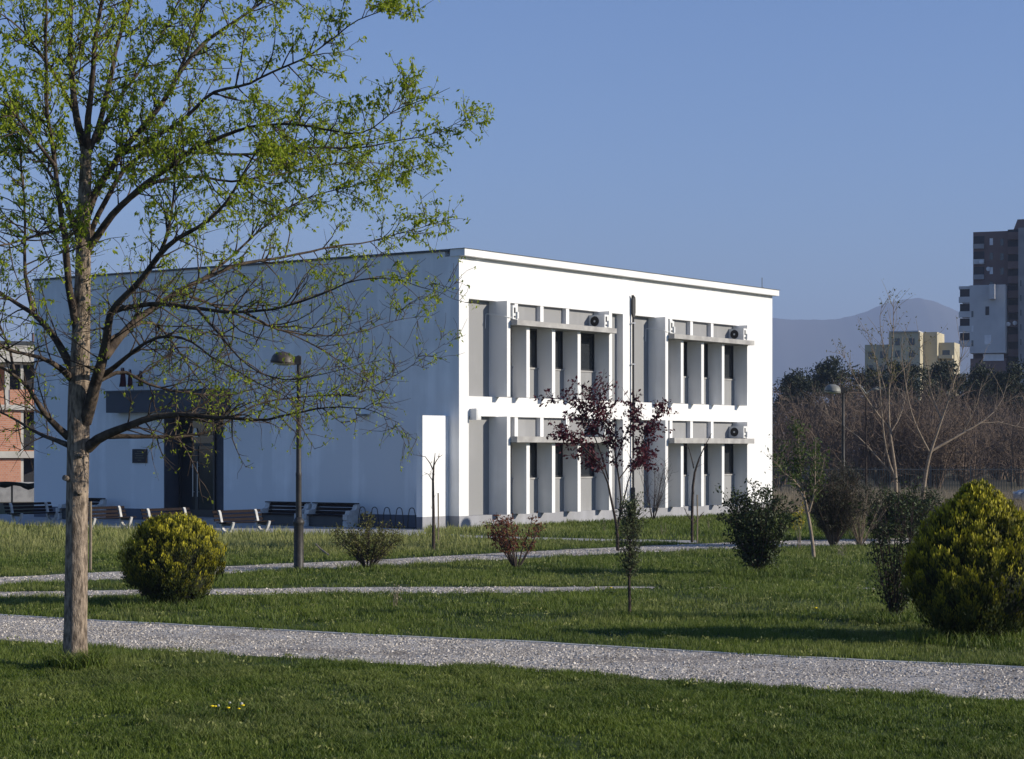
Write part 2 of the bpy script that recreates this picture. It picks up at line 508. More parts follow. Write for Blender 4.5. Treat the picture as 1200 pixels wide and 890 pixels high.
# recessed bays: panels, windows, fins, shelves
FIN_T = [1.744, 2.71, 4.02, 5.38, 7.12]
FW = .165
def shelf_z(fl): return (2.43, 2.60) if fl == 0 else (5.79, 5.94)
for gi, off_ in enumerate((0.0, 8.696)):
    r0, r1 = REC[gi]
    ft = [t + off_ for t in FIN_T]
    for fl in (0, 1):
        zb, zt = (ZB, Z1) if fl == 0 else (Z2, Z3)
        zs0, zs1 = shelf_z(fl)
        zsp = 1.38 if fl == 0 else 4.63
        for a, b in [(r0, ft[0])] + ([(ft[4] + FW, r1)] if gi == 0 else []):
            m_ = MB(); m_.box((a, -.45, zb), (b, -.24, zt), loc); m_.build('panel', M['panel'], bld)
        for i in range(4):
            m_ = MB(); m_.box((ft[i] + FW, -.45, zb), (ft[i+1], -.10, zsp), loc); sp_ = m_.build('spandrel', M['panel'], bld)
            sl = MB(); sl.box((ft[i] + FW, -.10, zsp - .03), (ft[i+1], -.07, zsp + .012), loc); sl.build('sill', M['conc'], sp_)
            m_ = MB(); m_.box((ft[i] + FW, -.45, zs0), (ft[i+1], -.16, zt), loc); m_.build('transom_panel', M['panel'], bld)
        for i in range(4):
            a, b = ft[i] + FW, ft[i+1]
            fr_ = MB()
            e = .05
            for lo, hi in (((a, zsp), (a + e, zs0)), ((b - e, zsp), (b, zs0)), ((a + e, zsp + .012), (b - e, zsp + .07)), ((a + e, zs0 - .05), (b - e, zs0)), (((a+b)/2 - .025, zsp + .07), ((a+b)/2 + .025, zs0 - .05))):
                fr_.box((lo[0], -.20, lo[1]), (hi[0], -.14, hi[1]), loc)
            wo_ = fr_.build('window', M['frame'], bld)
            gl = MB()
            gl.box((a + e, -.185, zsp + .07), (b - e, -.165, zs0 - .05), loc)
            gl.build('pane', M['glass'], wo_)
        for i, t in enumerate(ft):
            fb = MB()
            if i in (0, 4):
                fb.box((t, -.45, zb + .001), (t + FW, .40, zt - .001), loc)
            else:
                fb.box((t, -.45, zb + .001), (t + FW, .40, zs0), loc)
                fb.box((t, -.45, zs1), (t + FW, -.02, zt - .001), loc)
            fb.build('fin', M['white'], bld)
        sb = MB()
        sb.box((ft[0] + FW, -.155, zs0 + .0), (ft[4] + .06, .64, zs1), loc)
        sb.build('shelf', M['conc'], bld)

# entrance
ent = MB()
ent.box((.66, -SD1 - .02, .0), (.8, -SD0 + .02, ZD + .05), loc)     # back wall of the recess
ent.box((.40, -SD1 - .12, 0), (.66, -SD1 + .001, ZD + .05), loc)
ent.box((.001, -SD1, .0), (.40, -SD1 + .05, ZD), loc)                # charcoal reveal
ent.box((.40, -SD0 - .001, 0), (.66, -SD0 + .12, ZD + .05), loc)
ent.box((.40, -SD1, ZD - .001), (.66, -SD0, ZD + .05), loc)
ent.build('entrance_recess', M['jamb'], bld)
st = MB()
st.box((-.5, -SD1 - .3, 0), (.66, -SD0 + .3, .12), loc)
st.build('step', M['conc'], bld)
DS0, DS1, DZ = 9.97, 11.52, 2.33
dr = MB()
for lo, hi in (((DS0, .12), (DS0 + .07, 3.2)), ((DS1 - .07, .12), (DS1, 3.2)), ((DS0 + .07, 3.12), (DS1 - .07, 3.2)), ((DS0 + .07, DZ), (DS1 - .07, DZ + .09)), ((DS0 + .07, .12), (DS1 - .07, .34)), (((DS0+DS1)/2 - .06, .34), ((DS0+DS1)/2 + .06, DZ))):
    dr.box((.58, -hi[0], lo[1]), (.655, -lo[0], hi[1]), loc)
do = dr.build('door', M['frame'], bld)
g_ = MB()
g_.box((.61, -DS1 + .07, .34), (.63, -DS0 - .07, DZ), loc)
g_.box((.61, -DS1 + .07, DZ + .09), (.63, -DS0 - .07, 3.12), loc)
g_.build('pane', M['glass'], do)
for dd in (-.10, .10):
    hb = MB()
    sm = (DS0 + DS1) / 2 + dd
    hb.tube([lp(.52, -sm, .75), lp(.52, -sm, 1.85)], .018, 8)
    hb.tube([lp(.52, -sm, .9), lp(.585, -sm, .9)], .012, 6)
    hb.tube([lp(.52, -sm, 1.7), lp(.585, -sm, 1.7)], .012, 6)
    hb.build('handle', M['steel'], do)
tri = MB()
tc_ = lp(.57, -(DS0 + DS1) / 2 - .05, 2.62)
bx = np.array([NX[0], NX[1], 0])
ax3 = np.array([AX[0], AX[1], 0])
tv = [tc_ - bx * .16, tc_ + bx * .16, tc_ + bx * .05 + np.array([0, 0, .36]), tc_ - bx * .05 + np.array([0, 0, .36])]
tri.add(np.vstack([tv, np.array(tv) + ax3 * .02]), [[0, 1, 2, 3], [7, 6, 5, 4], [0, 4, 5, 1], [1, 5, 6, 2], [2, 6, 7, 3], [3, 7, 4, 0]])
tag(tri.build('door_sign', M['white_metal'], do))  # white triangular sign above the door leaves
cn = MB()
cn.box((-.50, -13.66, ZD + .03), (-.001, -8.74, 4.04), loc)
cn.build('canopy', M['canopy'], bld)
cf = MB()
cf.box((-.53, -13.69, 4.04), (0, -8.71, 4.085), loc)
cf.build('canopy_flashing', M['flash'], bld)

# plaque, flags, wall box, wall light, pipe, lightning rod
pq = thing('wall_plaque', 'small black plaque with faint lines of lettering on the shaded wall left of the door', 'plaque', lp(-.02, -12.63, 1.8))
m_ = MB(); m_.box((-.035, -12.96, 1.80), (-.004, -12.31, 2.24), loc); m_.build('plate', M['black'], pq)
m_ = MB()
for k, (a, b) in enumerate(((.22, .43), (.12, .53), (.16, .49), (.12, .53), (.25, .40))):
    m_.box((-.039, -12.96 + a, 2.16 - .07 * k), (-.034, -12.96 + b, 2.18 - .07 * k), loc)
m_.build('lettering', nmat('dull_gilt', (.12, .11, .08), None, 5, .5), pq)
for k, (s_, hh) in enumerate(((13.05, .62), (12.72, .56), (12.25, .50))):
    lab = ['dark red flag hanging at the left end of the canopy roof', 'dark flag hanging between two others over the canopy', 'small dark flag hanging rightmost of the three over the canopy'][k]
    fg = thing('flag', lab, 'flag', lp(-.2, -s_, 4.085), 'flags above the entrance canopy')
    m_ = MB()
    top = lp(-.45, -s_ + .05, 4.085 + hh + .12)
    m_.tube([lp(-.2, -s_, 4.085), top], .016, 6)
    m_.build('pole', M['steel'], fg)
    m_ = MB()
    rows, cols = 9, 8
    V = []
    for i in range(rows):
        for j in range(cols):
            q = i / (rows - 1)
            wd = (.14 + .14 * q) * (1 if k == 0 else .7)
            fx = (j / (cols - 1) - .5) * wd
            V.append(lp(-.42 + .05 * math.sin(j * 1.9 + q * 2) * (.3 + q), -s_ + .05 + fx, 4.085 + hh + .10 - q * (hh - .02)))
    Fc = [[i*cols+j, i*cols+j+1, (i+1)*cols+j+1, (i+1)*cols+j] for i in range(rows-1) for j in range(cols-1)]
    m_.add(V, Fc)
    fo = m_.build('cloth', M['flag'], fg, True)
    md = fo.modifiers.new('thick', 'SOLIDIFY'); md.thickness = .006
wx = thing('wall_box', 'small white box fixed under the floor band beside the building corner', 'utility box', lp(.55, .01, 3.05))
m_ = MB(); m_.box((.50, .004, 3.06), (.72, .235, 3.38), loc); m_.build('housing', M['white_metal'], wx)
m_ = MB(); m_.box((.53, .235, 3.09), (.69, .243, 3.35), loc); m_.build('cover', M['white_metal'], wx)
wl = thing('wall_light', 'small pale wall light high on the shaded side near the corner', 'lamp', lp(-.05, -3.4, 3.2))
m_ = MB(); m_.box((-.10, -3.55, 3.22), (-.004, -3.2, 3.27), loc); m_.build('bracket', M['white_metal'], wl)
m_ = MB(); m_.box((-.28, -3.52, 3.19), (-.10, -3.23, 3.25), loc); m_.build('lamp_head', M['lamp_grey'], wl)
pp = thing('wall_pipe', 'tall black pipe with a flattened top standing against the sunlit white facade', 'pipe', lp(9.05, .2, 0))
m_ = MB()
m_.tube([lp(9.02, .075, .0), lp(9.02, .075, .25), lp(9.02, .075, 3.3), lp(9.02, .075, 6.42)], .045, 10)
m_.build('pipe', M['black'], pp)
m_ = MB()
m_.tube([lp(9.02, .075, .0), lp(9.02, .075, 1.0), lp(9.02, .075, 1.04)], [.085, .085, .05], 10)
m_.build('sleeve', M['black'], pp)
m_ = MB()
V = []
for (z, hw) in ((6.40, .045), (6.55, .10), (6.95, .10), (7.02, .085), (7.10, .02)):
    for q, e in ((-1, -.03), (1, -.03), (1, .03), (-1, .03)):
        V.append(lp(9.02 + q * hw * .55 - (.05 if z > 7.05 else 0),   .085 + e + q * hw * .2, z))
Fc = [[i*4+j, i*4+(j+1) % 4, (i+1)*4+(j+1) % 4, (i+1)*4+j] for i in range(4) for j in range(4)] + [[3, 2, 1, 0], [16, 17, 18, 19]]
m_.add(V, Fc)
m_.build('cap', M['black'], pp)
for z in (1.9, 3.4, 4.9, 6.2):
    m_ = MB()
    m_.box((8.97, .0, z), (9.07, .125, z + .04), loc)
    m_.build('clamp', M['steel'], pp)
rd = thing('lightning_rod', 'thin lightning rod standing on the roof edge at its far right end', 'rod', lp(17.6, 0, 7.875))
m_ = MB(); m_.tube([lp(17.6, 0, 7.87), lp(17.6, 0, 8.25)], .016, 6); m_.build('rod', M['flash'], rd)
m_ = MB(); m_.box((17.54, -.06, 7.874), (17.66, .06, 7.90), loc); m_.build('base', M['flash'], rd)

# air conditioners (top-level: they stand on the shelves)
def aircon(t0, d0, z0, label):
    D, T, Hh = .575, .25, .42
    r = thing('air_conditioner', label, 'air conditioner', lp(t0 + T/2, d0 + D/2, z0), 'air conditioner units on the shelves')
    b = MB(); b.box((t0, d0, z0 + .025), (t0 + T, d0 + D, z0 + Hh), loc)
    b.build('body', M['white_metal'], r)
    for dd in (.08, D - .12):
        b = MB(); b.box((t0 + .01, d0 + dd, z0), (t0 + T - .01, d0 + dd + .04, z0 + .025), loc); b.build('foot', M['black'], r)
    cy, cz, rr = d0 + .22, z0 + .225, .152
    b = MB()
    V = [[t0 - .012, cy + rr * math.cos(a), cz + rr * math.sin(a)] for a in np.linspace(0, 2*np.pi, 24, endpoint=False)]
    V2 = [[t0 + .002, v[1], v[2]] for v in V]
    b.add(loc(V + V2), [[i, (i+1) % 24, 24 + (i+1) % 24, 24 + i] for i in range(24)])
    b.f.append(np.array([list(range(24))]))
    fan = b.build('fan', M['lamp_metal'], r)
    b = MB()
    for q in (.055, .10, .146):
        b.tube([lp(t0 - .02, cy + q * math.cos(a), cz + q * math.sin(a)) for a in np.linspace(0, 2*np.pi, 21)], .006, 4, False)
    for a in np.arange(0, np.pi, np.pi/4):
        b.tube([lp(t0 - .02, cy - .16*math.cos(a), cz - .16*math.sin(a)), lp(t0 - .02, cy + .16*math.cos(a), cz + .16*math.sin(a))], .004, 4)
    b.build('guard', M['lamp_metal'], fan)
    b = MB()
    b.lathe([(.0, .02), (.04, .018), (.045, 0)], (0, 0, 0), 12, lambda V: np.column_stack([-AX[0]*V[:, 2] + NX[0]*V[:, 0], -AX[1]*V[:, 2] + NX[1]*V[:, 0], V[:, 1]]) + lp(t0 - .015, cy, cz))
    b.build('hub', M['white_metal'], fan)
    for z, z2 in ((.07, .12), (.20, .36)):   # service side: handle recesses and valve cover
        b = MB(); b.box((t0 + .06, d0 + D, z0 + z), (t0 + .13, d0 + D + .006, z0 + z2), loc); b.build('service_slot', M['black'], r)
    b = MB(); b.box((t0 + .165, d0 + D, z0 + .05), (t0 + .235, d0 + D + .05, z0 + .24), loc); b.build('valve_cover', M['white_metal'], r)
    return r
aircon(6.83, -.155, 5.94, 'white air conditioner at the right end of the upper left shelf')
aircon(6.83 + 8.696, -.155, 5.94, 'white air conditioner at the right end of the upper right shelf')
aircon(6.83 + 8.696, -.155, 2.60, 'white air conditioner at the right end of the lower right shelf')
aircon(6.83, -.155, 2.60, 'white air conditioner half hidden behind the purple maple on the lower left shelf')
for off_, lab in ((0, 'white air conditioner seen end on beside the first fin of the upper left bay'), (8.696, 'white air conditioner seen end on beside the first fin of the upper right bay')):
    r = aircon(1.95 + off_, -.12, 5.94, lab)
    b = MB()
    b.tube([lp(1.98 + off_, .42, 6.02), lp(1.80 + off_, .43, 6.0), lp(1.70 + off_, .36, 6.03), lp(1.66 + off_, .1, 6.08), lp(1.6 + off_, -.2, 6.12), lp(1.56 + off_, -.22, 6.1), lp(1.54 + off_, -.22, 5.7)], .014, 6)
    b.build('pipe', M['white_metal'], r)

# ------------------------------------------------------------------ distant buildings, mountain
def frame(u, Y, ex):
    ex = np.array(ex, float); ex /= np.linalg.norm(ex)
    ey = np.array([-ex[1], ex[0]])          # away from the camera
    O = np.array([(u - CX) / F * Y, Y])
    def fr(V):
        V = np.asarray(V, float).reshape(-1, 3)
        return np.column_stack([O + V[:, 0:1] * ex + V[:, 1:2] * ey, V[:, 2]])
    return fr
M['t_brown'] = nmat('brown_tower_render', (.16, .105, .095), (.13, .085, .08), .3, .9)
M['t_white'] = nmat('off_white_tower_render', (.52, .52, .52), (.42, .42, .43), .25, .9)
M['t_grey'] = nmat('raw_grey_tower_concrete', (.30, .29, .29), (.22, .215, .22), .3, .9)
M['t_dark'] = nmat('dark_window_and_shade', (.03, .03, .035), None, 1, .8)  # dark windows, also the shade painted into recess and open bays
M['t_yellow'] = nmat('yellow_render', (.52, .46, .32), (.44, .39, .27), .3, .9)
M['t_glass'] = nmat('far_window_glass', (.06, .07, .085), None, 1, .15, 0, 1, .5)
M['t_pane_white'] = nmat('white_shutter', (.7, .7, .72), None, 1, .6)

YT = 400.0
fr = frame(1125, YT, (.94, -.35))
px = 1 / (F / YT * .94)
def tz(v): return H + (HV - v) / F * YT
tow = thing('tower_block', 'tall brown and grey apartment tower with a white lower wing at the right edge', 'building', fr([[8, 5, 0]])[0])
m_ = MB()
m_.box((12*px, 3, 0), (50*px, 16, tz(271)), fr)
m_.build('brown_wall', M['t_brown'], tow)
m_ = MB()
m_.box((12*px, -2, tz(415)), (50*px, 3, tz(336)), fr)
m_.box((34*px, -3.6, tz(353)), (40*px, -2, tz(336)), fr)
m_.build('white_wall', M['t_white'], tow)
m_ = MB(); m_.box((50*px, 2.2, 0), (63*px, 16, tz(270)), fr); m_.build('recess', M['t_dark'], tow)  # dark box: shade between the balconies is put into its colour
m_ = MB(); m_.box((63*px, -.5, 0), (125*px, 16, tz(270)), fr); m_.build('grey_wall', M['t_grey'], tow)
m_ = MB()
V = fr([[53*px, 6, tz(270)], [120*px, 6, tz(270)], [120*px, 14, tz(270)], [53*px, 14, tz(270)], [58*px, 6, tz(256)], [116*px, 6, tz(256)], [116*px, 14, tz(256)], [58*px, 14, tz(256)]])
m_.add(V, [[0,3,2,1],[4,5,6,7],[0,1,5,4],[1,2,6,5],[2,3,7,6],[3,0,4,7]])
m_.build('roof', M['t_brown'], tow)
v = 274
while v < 470:      # stack of balconies
    m_ = MB(); m_.box((51*px, .8, tz(v + 8.5)), (62.5*px, 2.2, tz(v)), fr); m_.build('balcony', M['t_brown'], tow)
    v += 17
v = 280
rngt = random.Random(3)
while v < 460:
    m_ = MB()
    m_.box((41.5*px, 2.95, tz(v + 8)), (45*px, 3.05, tz(v)), fr) if v < 330 else m_.box((65*px, -.55, tz(v + 7)), (66.5*px, -.45, tz(v)), fr)
    m_.box((73*px, -.55, tz(v + 10)), (76.5*px, -.45, tz(v + 1)), fr)
    m_.box((86*px, -.55, tz(v + 10)), (93*px, -.45, tz(v + 1)), fr)
    m_.box((104*px, -.55, tz(v + 10)), (111*px, -.45, tz(v + 1)), fr)
    m_.build('window', M['t_glass'], tow)
    v += 17
for v in (276, 294, 312):
    m_ = MB(); m_.box((12.6*px, 2.9, tz(v + 15)), (24*px, 3.1, tz(v)), fr); m_.build('window', M['t_dark'], tow)
    m_ = MB(); m_.box((12.4*px, 2.2, tz(v + 15)), (24.2*px, 2.9, tz(v + 9.5)), fr); m_.build('balcony', M['t_white'] if v == 294 else M['t_grey'], tow)
for v in (340, 357, 374, 391):
    m_ = MB(); m_.box((1*px, -1.4, tz(v + 15)), (12*px, 3, tz(v)), fr); m_.build('window', M['t_dark'], tow)
    m_ = MB(); m_.box((.2*px, -2.0, tz(v + 16)), (12*px, -1.4, tz(v + 9)), fr); m_.build('balcony', M['t_white'], tow)
m_ = MB(); m_.box((0, -1.6, tz(340)), (12*px, 3, tz(336.5)), fr); m_.build('canopy', M['t_white'], tow)
m_ = MB(); m_.box((29*px, -2.05, tz(371)), (33*px, -1.95, tz(361)), fr); m_.build('window', M['t_dark'], tow)
m_ = MB(); m_.box((28*px, -2.05, tz(405)), (35*px, -1.95, tz(394)), fr); m_.build('window', M['t_pane_white'], tow)
m_ = MB(); m_.box((12*px, -1.0, 0), (50*px, 3, tz(421)), fr); m_.build('base_wall', M['t_brown'], tow)
m_ = MB(); m_.box((26*px, -1.3, tz(424)), (48*px, -1.0, tz(416)), fr); m_.build('window', M['t_pane_white'], tow)
v = 276
while v < 440:
    m_ = MB(); m_.box((78*px, -1.5, tz(v + 13)), (85*px, -.5, tz(v + 6)), fr); m_.build('balcony', M['t_brown'], tow)
    m_ = MB(); m_.box((14*px, -2.06, tz(v + 12)), (16*px, -1.99, tz(v + 5)), fr) if 345 < v < 405 else m_.box((30*px, 2.94, tz(v + 11)), (33.5*px, 3.0, tz(v + 3)), fr); m_.build('window', M['t_glass'] if v % 2 else M['t_pane_white'], tow)
    v += 17
for (u_, v_, y_) in ((29, 315, 2.8), (22, 307, 1.9), (59, 380, .6), (52, 381, .6), (74, 350, -.7)):
    m_ = MB()
    c = fr([[u_*px, y_ - .25, tz(v_)]])[0]
    m_.lathe([(0, 0), (.25, .03), (.45, .12)], c, 10, lambda V: V[:, [0, 2, 1]] * np.array([1, 1, 1]))
    m_.build('satellite_dish', M['t_pane_white'], tow)

YY = 300.0
fr = frame(1012, YY, (.94, -.35))
px = 1 / (F / YY * .94)
def tz(v): return H + (HV - v) / F * YY
yb = thing('yellow_apartments', 'yellow stepped apartment block rising behind the trees, sun catching its right faces', 'building', fr([[6, 4, 0]])[0])
m_ = MB()
m_.box((0, 1, 0), (29*px, 9, tz(404)), fr)
m_.box((29*px, -1, 0), (63*px, 9, tz(391)), fr)
m_.box((63*px, 2, 0), (78*px, 9, tz(390)), fr)
m_.box((78*px, 3.5, 0), (95*px, 9, tz(402)), fr)
m_.build('wall', M['t_yellow'], yb)
m_ = MB(); m_.box((30*px, -1.3, tz(391)), (62*px, 9, tz(389.6)), fr); m_.build('roof', M['t_white'], yb)
for (a, b, y_, rows) in ((4, 9, 1, (412, 428)), (17, 23, 1, (412, 428)), (36, 41, -1, (398, 412, 428)), (51, 57, -1, (398, 412, 428)), (82, 90, 3.5, (411, 424)), ):
    for v in rows:
        m_ = MB(); m_.box((a*px, y_ - .06, tz(v + 8)), (b*px, y_ + .06, tz(v)), fr); m_.build('window', M['t_glass'], yb)
for v in (409, 422):
    m_ = MB(); m_.box((79*px, 2.2, tz(v + 12)), (94*px, 3.5, tz(v + 8)), fr); m_.build('balcony', M['t_yellow'], yb)

# unfinished brick building at the left edge
YL = 150.0
fr = frame(-60, YL, (.93, .36))
px = 1 / (F / YL * .93)
def tz(v): return H + (HV - v) / F * YL
M['redbrick'] = brick('hollow_red_brick', (.46, .18, .095), (.55, .25, .14), (.42, .36, .32), 1.6)
rb = thing('unfinished_building', 'unfinished red brick building with pale slabs and dark open bays at the left edge', 'building', fr([[5, 3, 0]])[0])
m_ = MB()
m_.box((0, 0, tz(590)), (77*px, .5, tz(538)), fr)
m_.box((0, 0, tz(528)), (77*px, .5, tz(481)), fr)
m_.box((65*px, 0, tz(473)), (94*px, .5, tz(456)), fr)
m_.box((0, 6, 0), (130*px, 6.4, tz(425)), fr)
m_.build('wall', M['redbrick'], rb)
m_ = MB()
for v0, v1 in ((537, 529), (480, 474)):
    m_.box((0, -.3, tz(v0)), (130*px, 6, tz(v1)), fr)
m_.box((0, -.5, tz(425)), (130*px, 7, tz(403)), fr)
for u_ in (77, 124): m_.box((u_*px, .05, 0), ((u_ + 3)*px, .5, tz(425)), fr)
m_.box((60*px, .05, tz(474)), (65*px, .5, tz(425)), fr)
m_.build('slab', nmat('pale_concrete_slab', (.55, .52, .46), (.45, .42, .37), .8, .9), rb)
m_ = MB(); m_.box((0, -.6, tz(403)), (130*px, 7, tz(399)), fr); m_.build('roof', M['flash'], rb)
m_ = MB(); m_.box((95*px, 2, tz(401)), (101*px, 3, tz(387)), fr); ch = m_.build('chimney', M['redbrick'], rb)
m_ = MB(); m_.box((94.4*px, 1.9, tz(387)), (101.6*px, 3.1, tz(386)), fr); m_.build('cap', M['conc'], ch)
m_ = MB()
for v0, v1 in ((582, 538), (528, 482), (455, 425)):
    m_.box((66*px, 2.5, tz(v0)), (126*px, 2.7, tz(v1)), fr)
m_.build('bay_shade', M['t_dark'], rb)  # dark sheets added for the shade inside the open bays
lw = thing('low_wall', 'low grey wall in front of the unfinished brick building', 'wall', G(15, 594))
m_ = MB()
fr2 = frame(-60, 110.0, (.98, .2))
m_.box((0, 0, 0), (4.75, .3, 1.0), fr2); m_.build('wall', M['conc'], lw)
m_ = MB(); m_.box((0, -.04, 1.0), (4.78, .34, 1.07), fr2); m_.build('coping', M['conc_pale'], lw)

# mountain (a real relief several kilometres away)
YM = 9000.0
prof = np.array([(-400, 470), (-100, 452), (200, 430), (500, 402), (700, 388), (850, 378), (905, 374), (960, 376), (985, 374), (1010, 367), (1035, 357), (1055, 351.5), (1075, 349.5), (1092, 354), (1110, 361), (1130, 370), (1160, 380), (1200, 392), (1300, 420), (1500, 465), (1700, 500)], float)
us = np.linspace(-400, 1700, 520)
rz = np.interp(us, prof[:, 0], prof[:, 1])
rz = rz + 1.0 * nz(us * .09, us * .03) + .5 * nz(us * .31, us * .17, 3)
rows = 40
V = []
for j in range(rows):
    q = j / (rows - 1)                     # 0 near foot .. .6 crest .. 1 far foot
    Yj = YM - 2400 + 4000 * q
    pr = np.exp(-((q - .6) / .28) ** 2)
    X = (us - CX) / F * YM
    crest = (HV - rz) / F * YM + H
    rel = pr * crest * (1 - .22 * (1 - pr) * (1 + nz(X * .005 + j * .12, j * .45)))
    if j in (0, rows - 1): rel = rel * 0 - 2
    V.append(np.column_stack([X * (Yj / YM * .4 + .6), np.full_like(X, Yj), rel]))
V = np.vstack(V)
nu = len(us)
i, j = np.meshgrid(np.arange(nu - 1), np.arange(rows - 1))
b0 = (j * nu + i).ravel()
mb = MB(); mb.add(V, np.stack([b0, b0 + 1, b0 + nu + 1, b0 + nu], -1))
tag(mb.build('mountain', M['mountain'], None, True), kind='structure')

# the air between
hz = MB(); hz.box((-7000, -60, -1), (7000, 11000, 740), None)
hm = bpy.data.materials.new('haze_air'); hm.use_nodes = True
hn = hm.node_tree
hn.nodes.remove(hn.nodes['Principled BSDF'])
pv = hn.nodes.new('ShaderNodeVolumePrincipled')
pv.inputs['Color'].default_value = (.50, .62, .88, 1)
pv.inputs['Density'].default_value = .00016
pv.inputs['Anisotropy'].default_value = .0
hn.links.new(pv.outputs[0], hn.nodes['Material Output'].inputs['Volume'])
tag(hz.build('haze', hm), kind='stuff')


# ------------------------------------------------------------------ plants
rng = np.random.default_rng(11)
def unit(v): return v / (np.linalg.norm(v, axis=-1, keepdims=True) + 1e-9)

def polyline(p0, d, length, n, wander, up, rng):
    pts = [np.asarray(p0, float)]
    d = unit(np.asarray(d, float))
    st = length / n
    for _ in range(n):
        d = unit(d + rng.normal(0, wander, 3) + np.array([0, 0, up]))
        pts.append(pts[-1] + d * st)
    return np.array(pts)

def along(pts, q):
    """point and tangent at fraction q of a polyline"""
    seg = np.linalg.norm(np.diff(pts, axis=0), axis=1)
    c = np.concatenate([[0], np.cumsum(seg)])
    x = q * c[-1]
    i = min(max(np.searchsorted(c, x) - 1, 0), len(seg) - 1)
    f = (x - c[i]) / (seg[i] + 1e-9)
    return pts[i] + f * (pts[i+1] - pts[i]), unit(pts[i+1] - pts[i]), c[-1]

def side(t, rng, spread, up=0.0):
    """a direction leaving the tangent t sideways"""
    r = rng.normal(0, 1, 3)
    r -= t * np.dot(r, t)
    return unit(t * (1 - spread) + unit(r) * spread + np.array([0, 0, up]))

def leaves(mb, pos, size, rng, droop=.4, aspect=.42, fold=.25, updir=None, n_att=1):
    """rhombic leaves, each folded along its midrib, at the points pos"""
    pos = np.asarray(pos, float).reshape(-1, 3)
    n = len(pos)
    if n == 0: return
    d = rng.normal(0, 1, (n, 3))
    d[:, 2] -= droop
    if updir is not None: d = d * .7 + updir
    d = unit(d)
    sd = unit(np.cross(d, rng.normal(0, 1, (n, 3))))
    up = np.cross(d, sd)
    L = size * rng.uniform(.65, 1.25, (n, 1))
    W = L * aspect
    a = pos
    b = pos + d * L * .5 + sd * W * .5 + up * L * fold * .3
    c = pos + d * L
    e = pos + d * L * .5 - sd * W * .5 + up * L * fold * .3
    V = np.stack([a, b, c, e], 1).reshape(-1, 3)
    i = np.arange(n)[:, None] * 4
    Fc = np.concatenate([i + np.array([[0, 1, 2]]), i + np.array([[0, 2, 3]])])
    mb.add(V, Fc, np.repeat(rng.uniform(0, 1, n), 4), np.tile([0, .3, 1, .3], n))

def img_limb(tab, Y0, Y1, f=1.0):
    """limb laid out from the photo at its own distance: rows (u, v, radius px)"""
    tab = np.asarray(tab, float)
    seg = np.concatenate([[0], np.cumsum(np.hypot(*np.diff(tab[:, :2], axis=0).T))])
    q = seg / seg[-1]
    Ys = Y0 + (Y1 - Y0) * q
    pts = np.array([P(u, v, Y) for (u, v, _), Y in zip(tab, Ys)])
    rad = tab[:, 2] * Ys / F * f
    # resample, with a little natural waver
    m = max(4, int(seg[-1] / 14))
    qq = np.linspace(0, 1, m)
    P2 = np.column_stack([np.interp(qq, q, pts[:, k]) for k in range(3)])
    if m > 6:
        Ps = P2.copy()
        Ps[1:-1] = (P2[:-2] + 2 * P2[1:-1] + P2[2:]) / 4
        P2 = Ps
    return P2, np.interp(qq, q, rad)

# --- the big tree on the left ---------------------------------------------------------------
YB = F * H / (783 - HV)
base = G(88, 783)
bt = thing('broadleaf_tree', 'large tree in young lime green leaf filling the left of the photo, forked trunk', 'tree', base)
tr = MB()
tpts, trad = img_limb([(88, 787, 15.8), (88, 774, 14.6), (88, 755, 13.8), (89, 700, 13.3), (90, 600, 12.8), (92, 520, 13), (93, 455, 12.2), (95, 400, 10.5), (97, 330, 9.5), (98, 260, 8), (100, 210, 7.2), (101, 172, 6)], YB, YB)
# rings with bark ridges and lumps
sides = 22
n_ = 90
qq = np.linspace(0, 1, n_)
q0 = np.linspace(0, 1, len(tpts))
C = np.column_stack([np.interp(qq, q0, tpts[:, k]) for k in range(3)])
rr = np.interp(qq, q0, trad)
th = np.arange(sides) * 2 * np.pi / sides
V = []
for i in range(n_):
    z = C[i, 2]
    lump = 1 + .05 * nz(th * 2 + z * .9, z * 2.2) + .03 * np.sin(th * 7 + z * .8) + (.10 * math.exp(-z / .12) * (1 + .5 * np.sin(th * 4 + 1)))
    V.append(np.column_stack([C[i, 0] + rr[i] * lump * np.cos(th), C[i, 1] + rr[i] * lump * np.sin(th), np.full(sides, z)]))
V = np.vstack(V)
i, j = np.meshgrid(np.arange(n_ - 1), np.arange(sides), indexing='ij')
tr.add(V, np.stack([i*sides + j, i*sides + (j+1) % sides, (i+1)*sides + (j+1) % sides, (i+1)*sides + j], -1).reshape(-1, 4))
# knot stumps
for u_, v_, du, dv, r_ in ((80, 561, -5, -1, 3.6), (92, 536, 2, -3, 3), (90, 580, 3, -4, 3.5)):
    a_ = P(u_ + 4, v_ + 1, YB - .05); b_ = P(u_ + du, v_ + dv, YB - .16)
    tr.tube([a_, (a_ + b_) / 2, b_], np.array([r_ * 1.5, r_, r_ * .9]) * YB / F, 8)

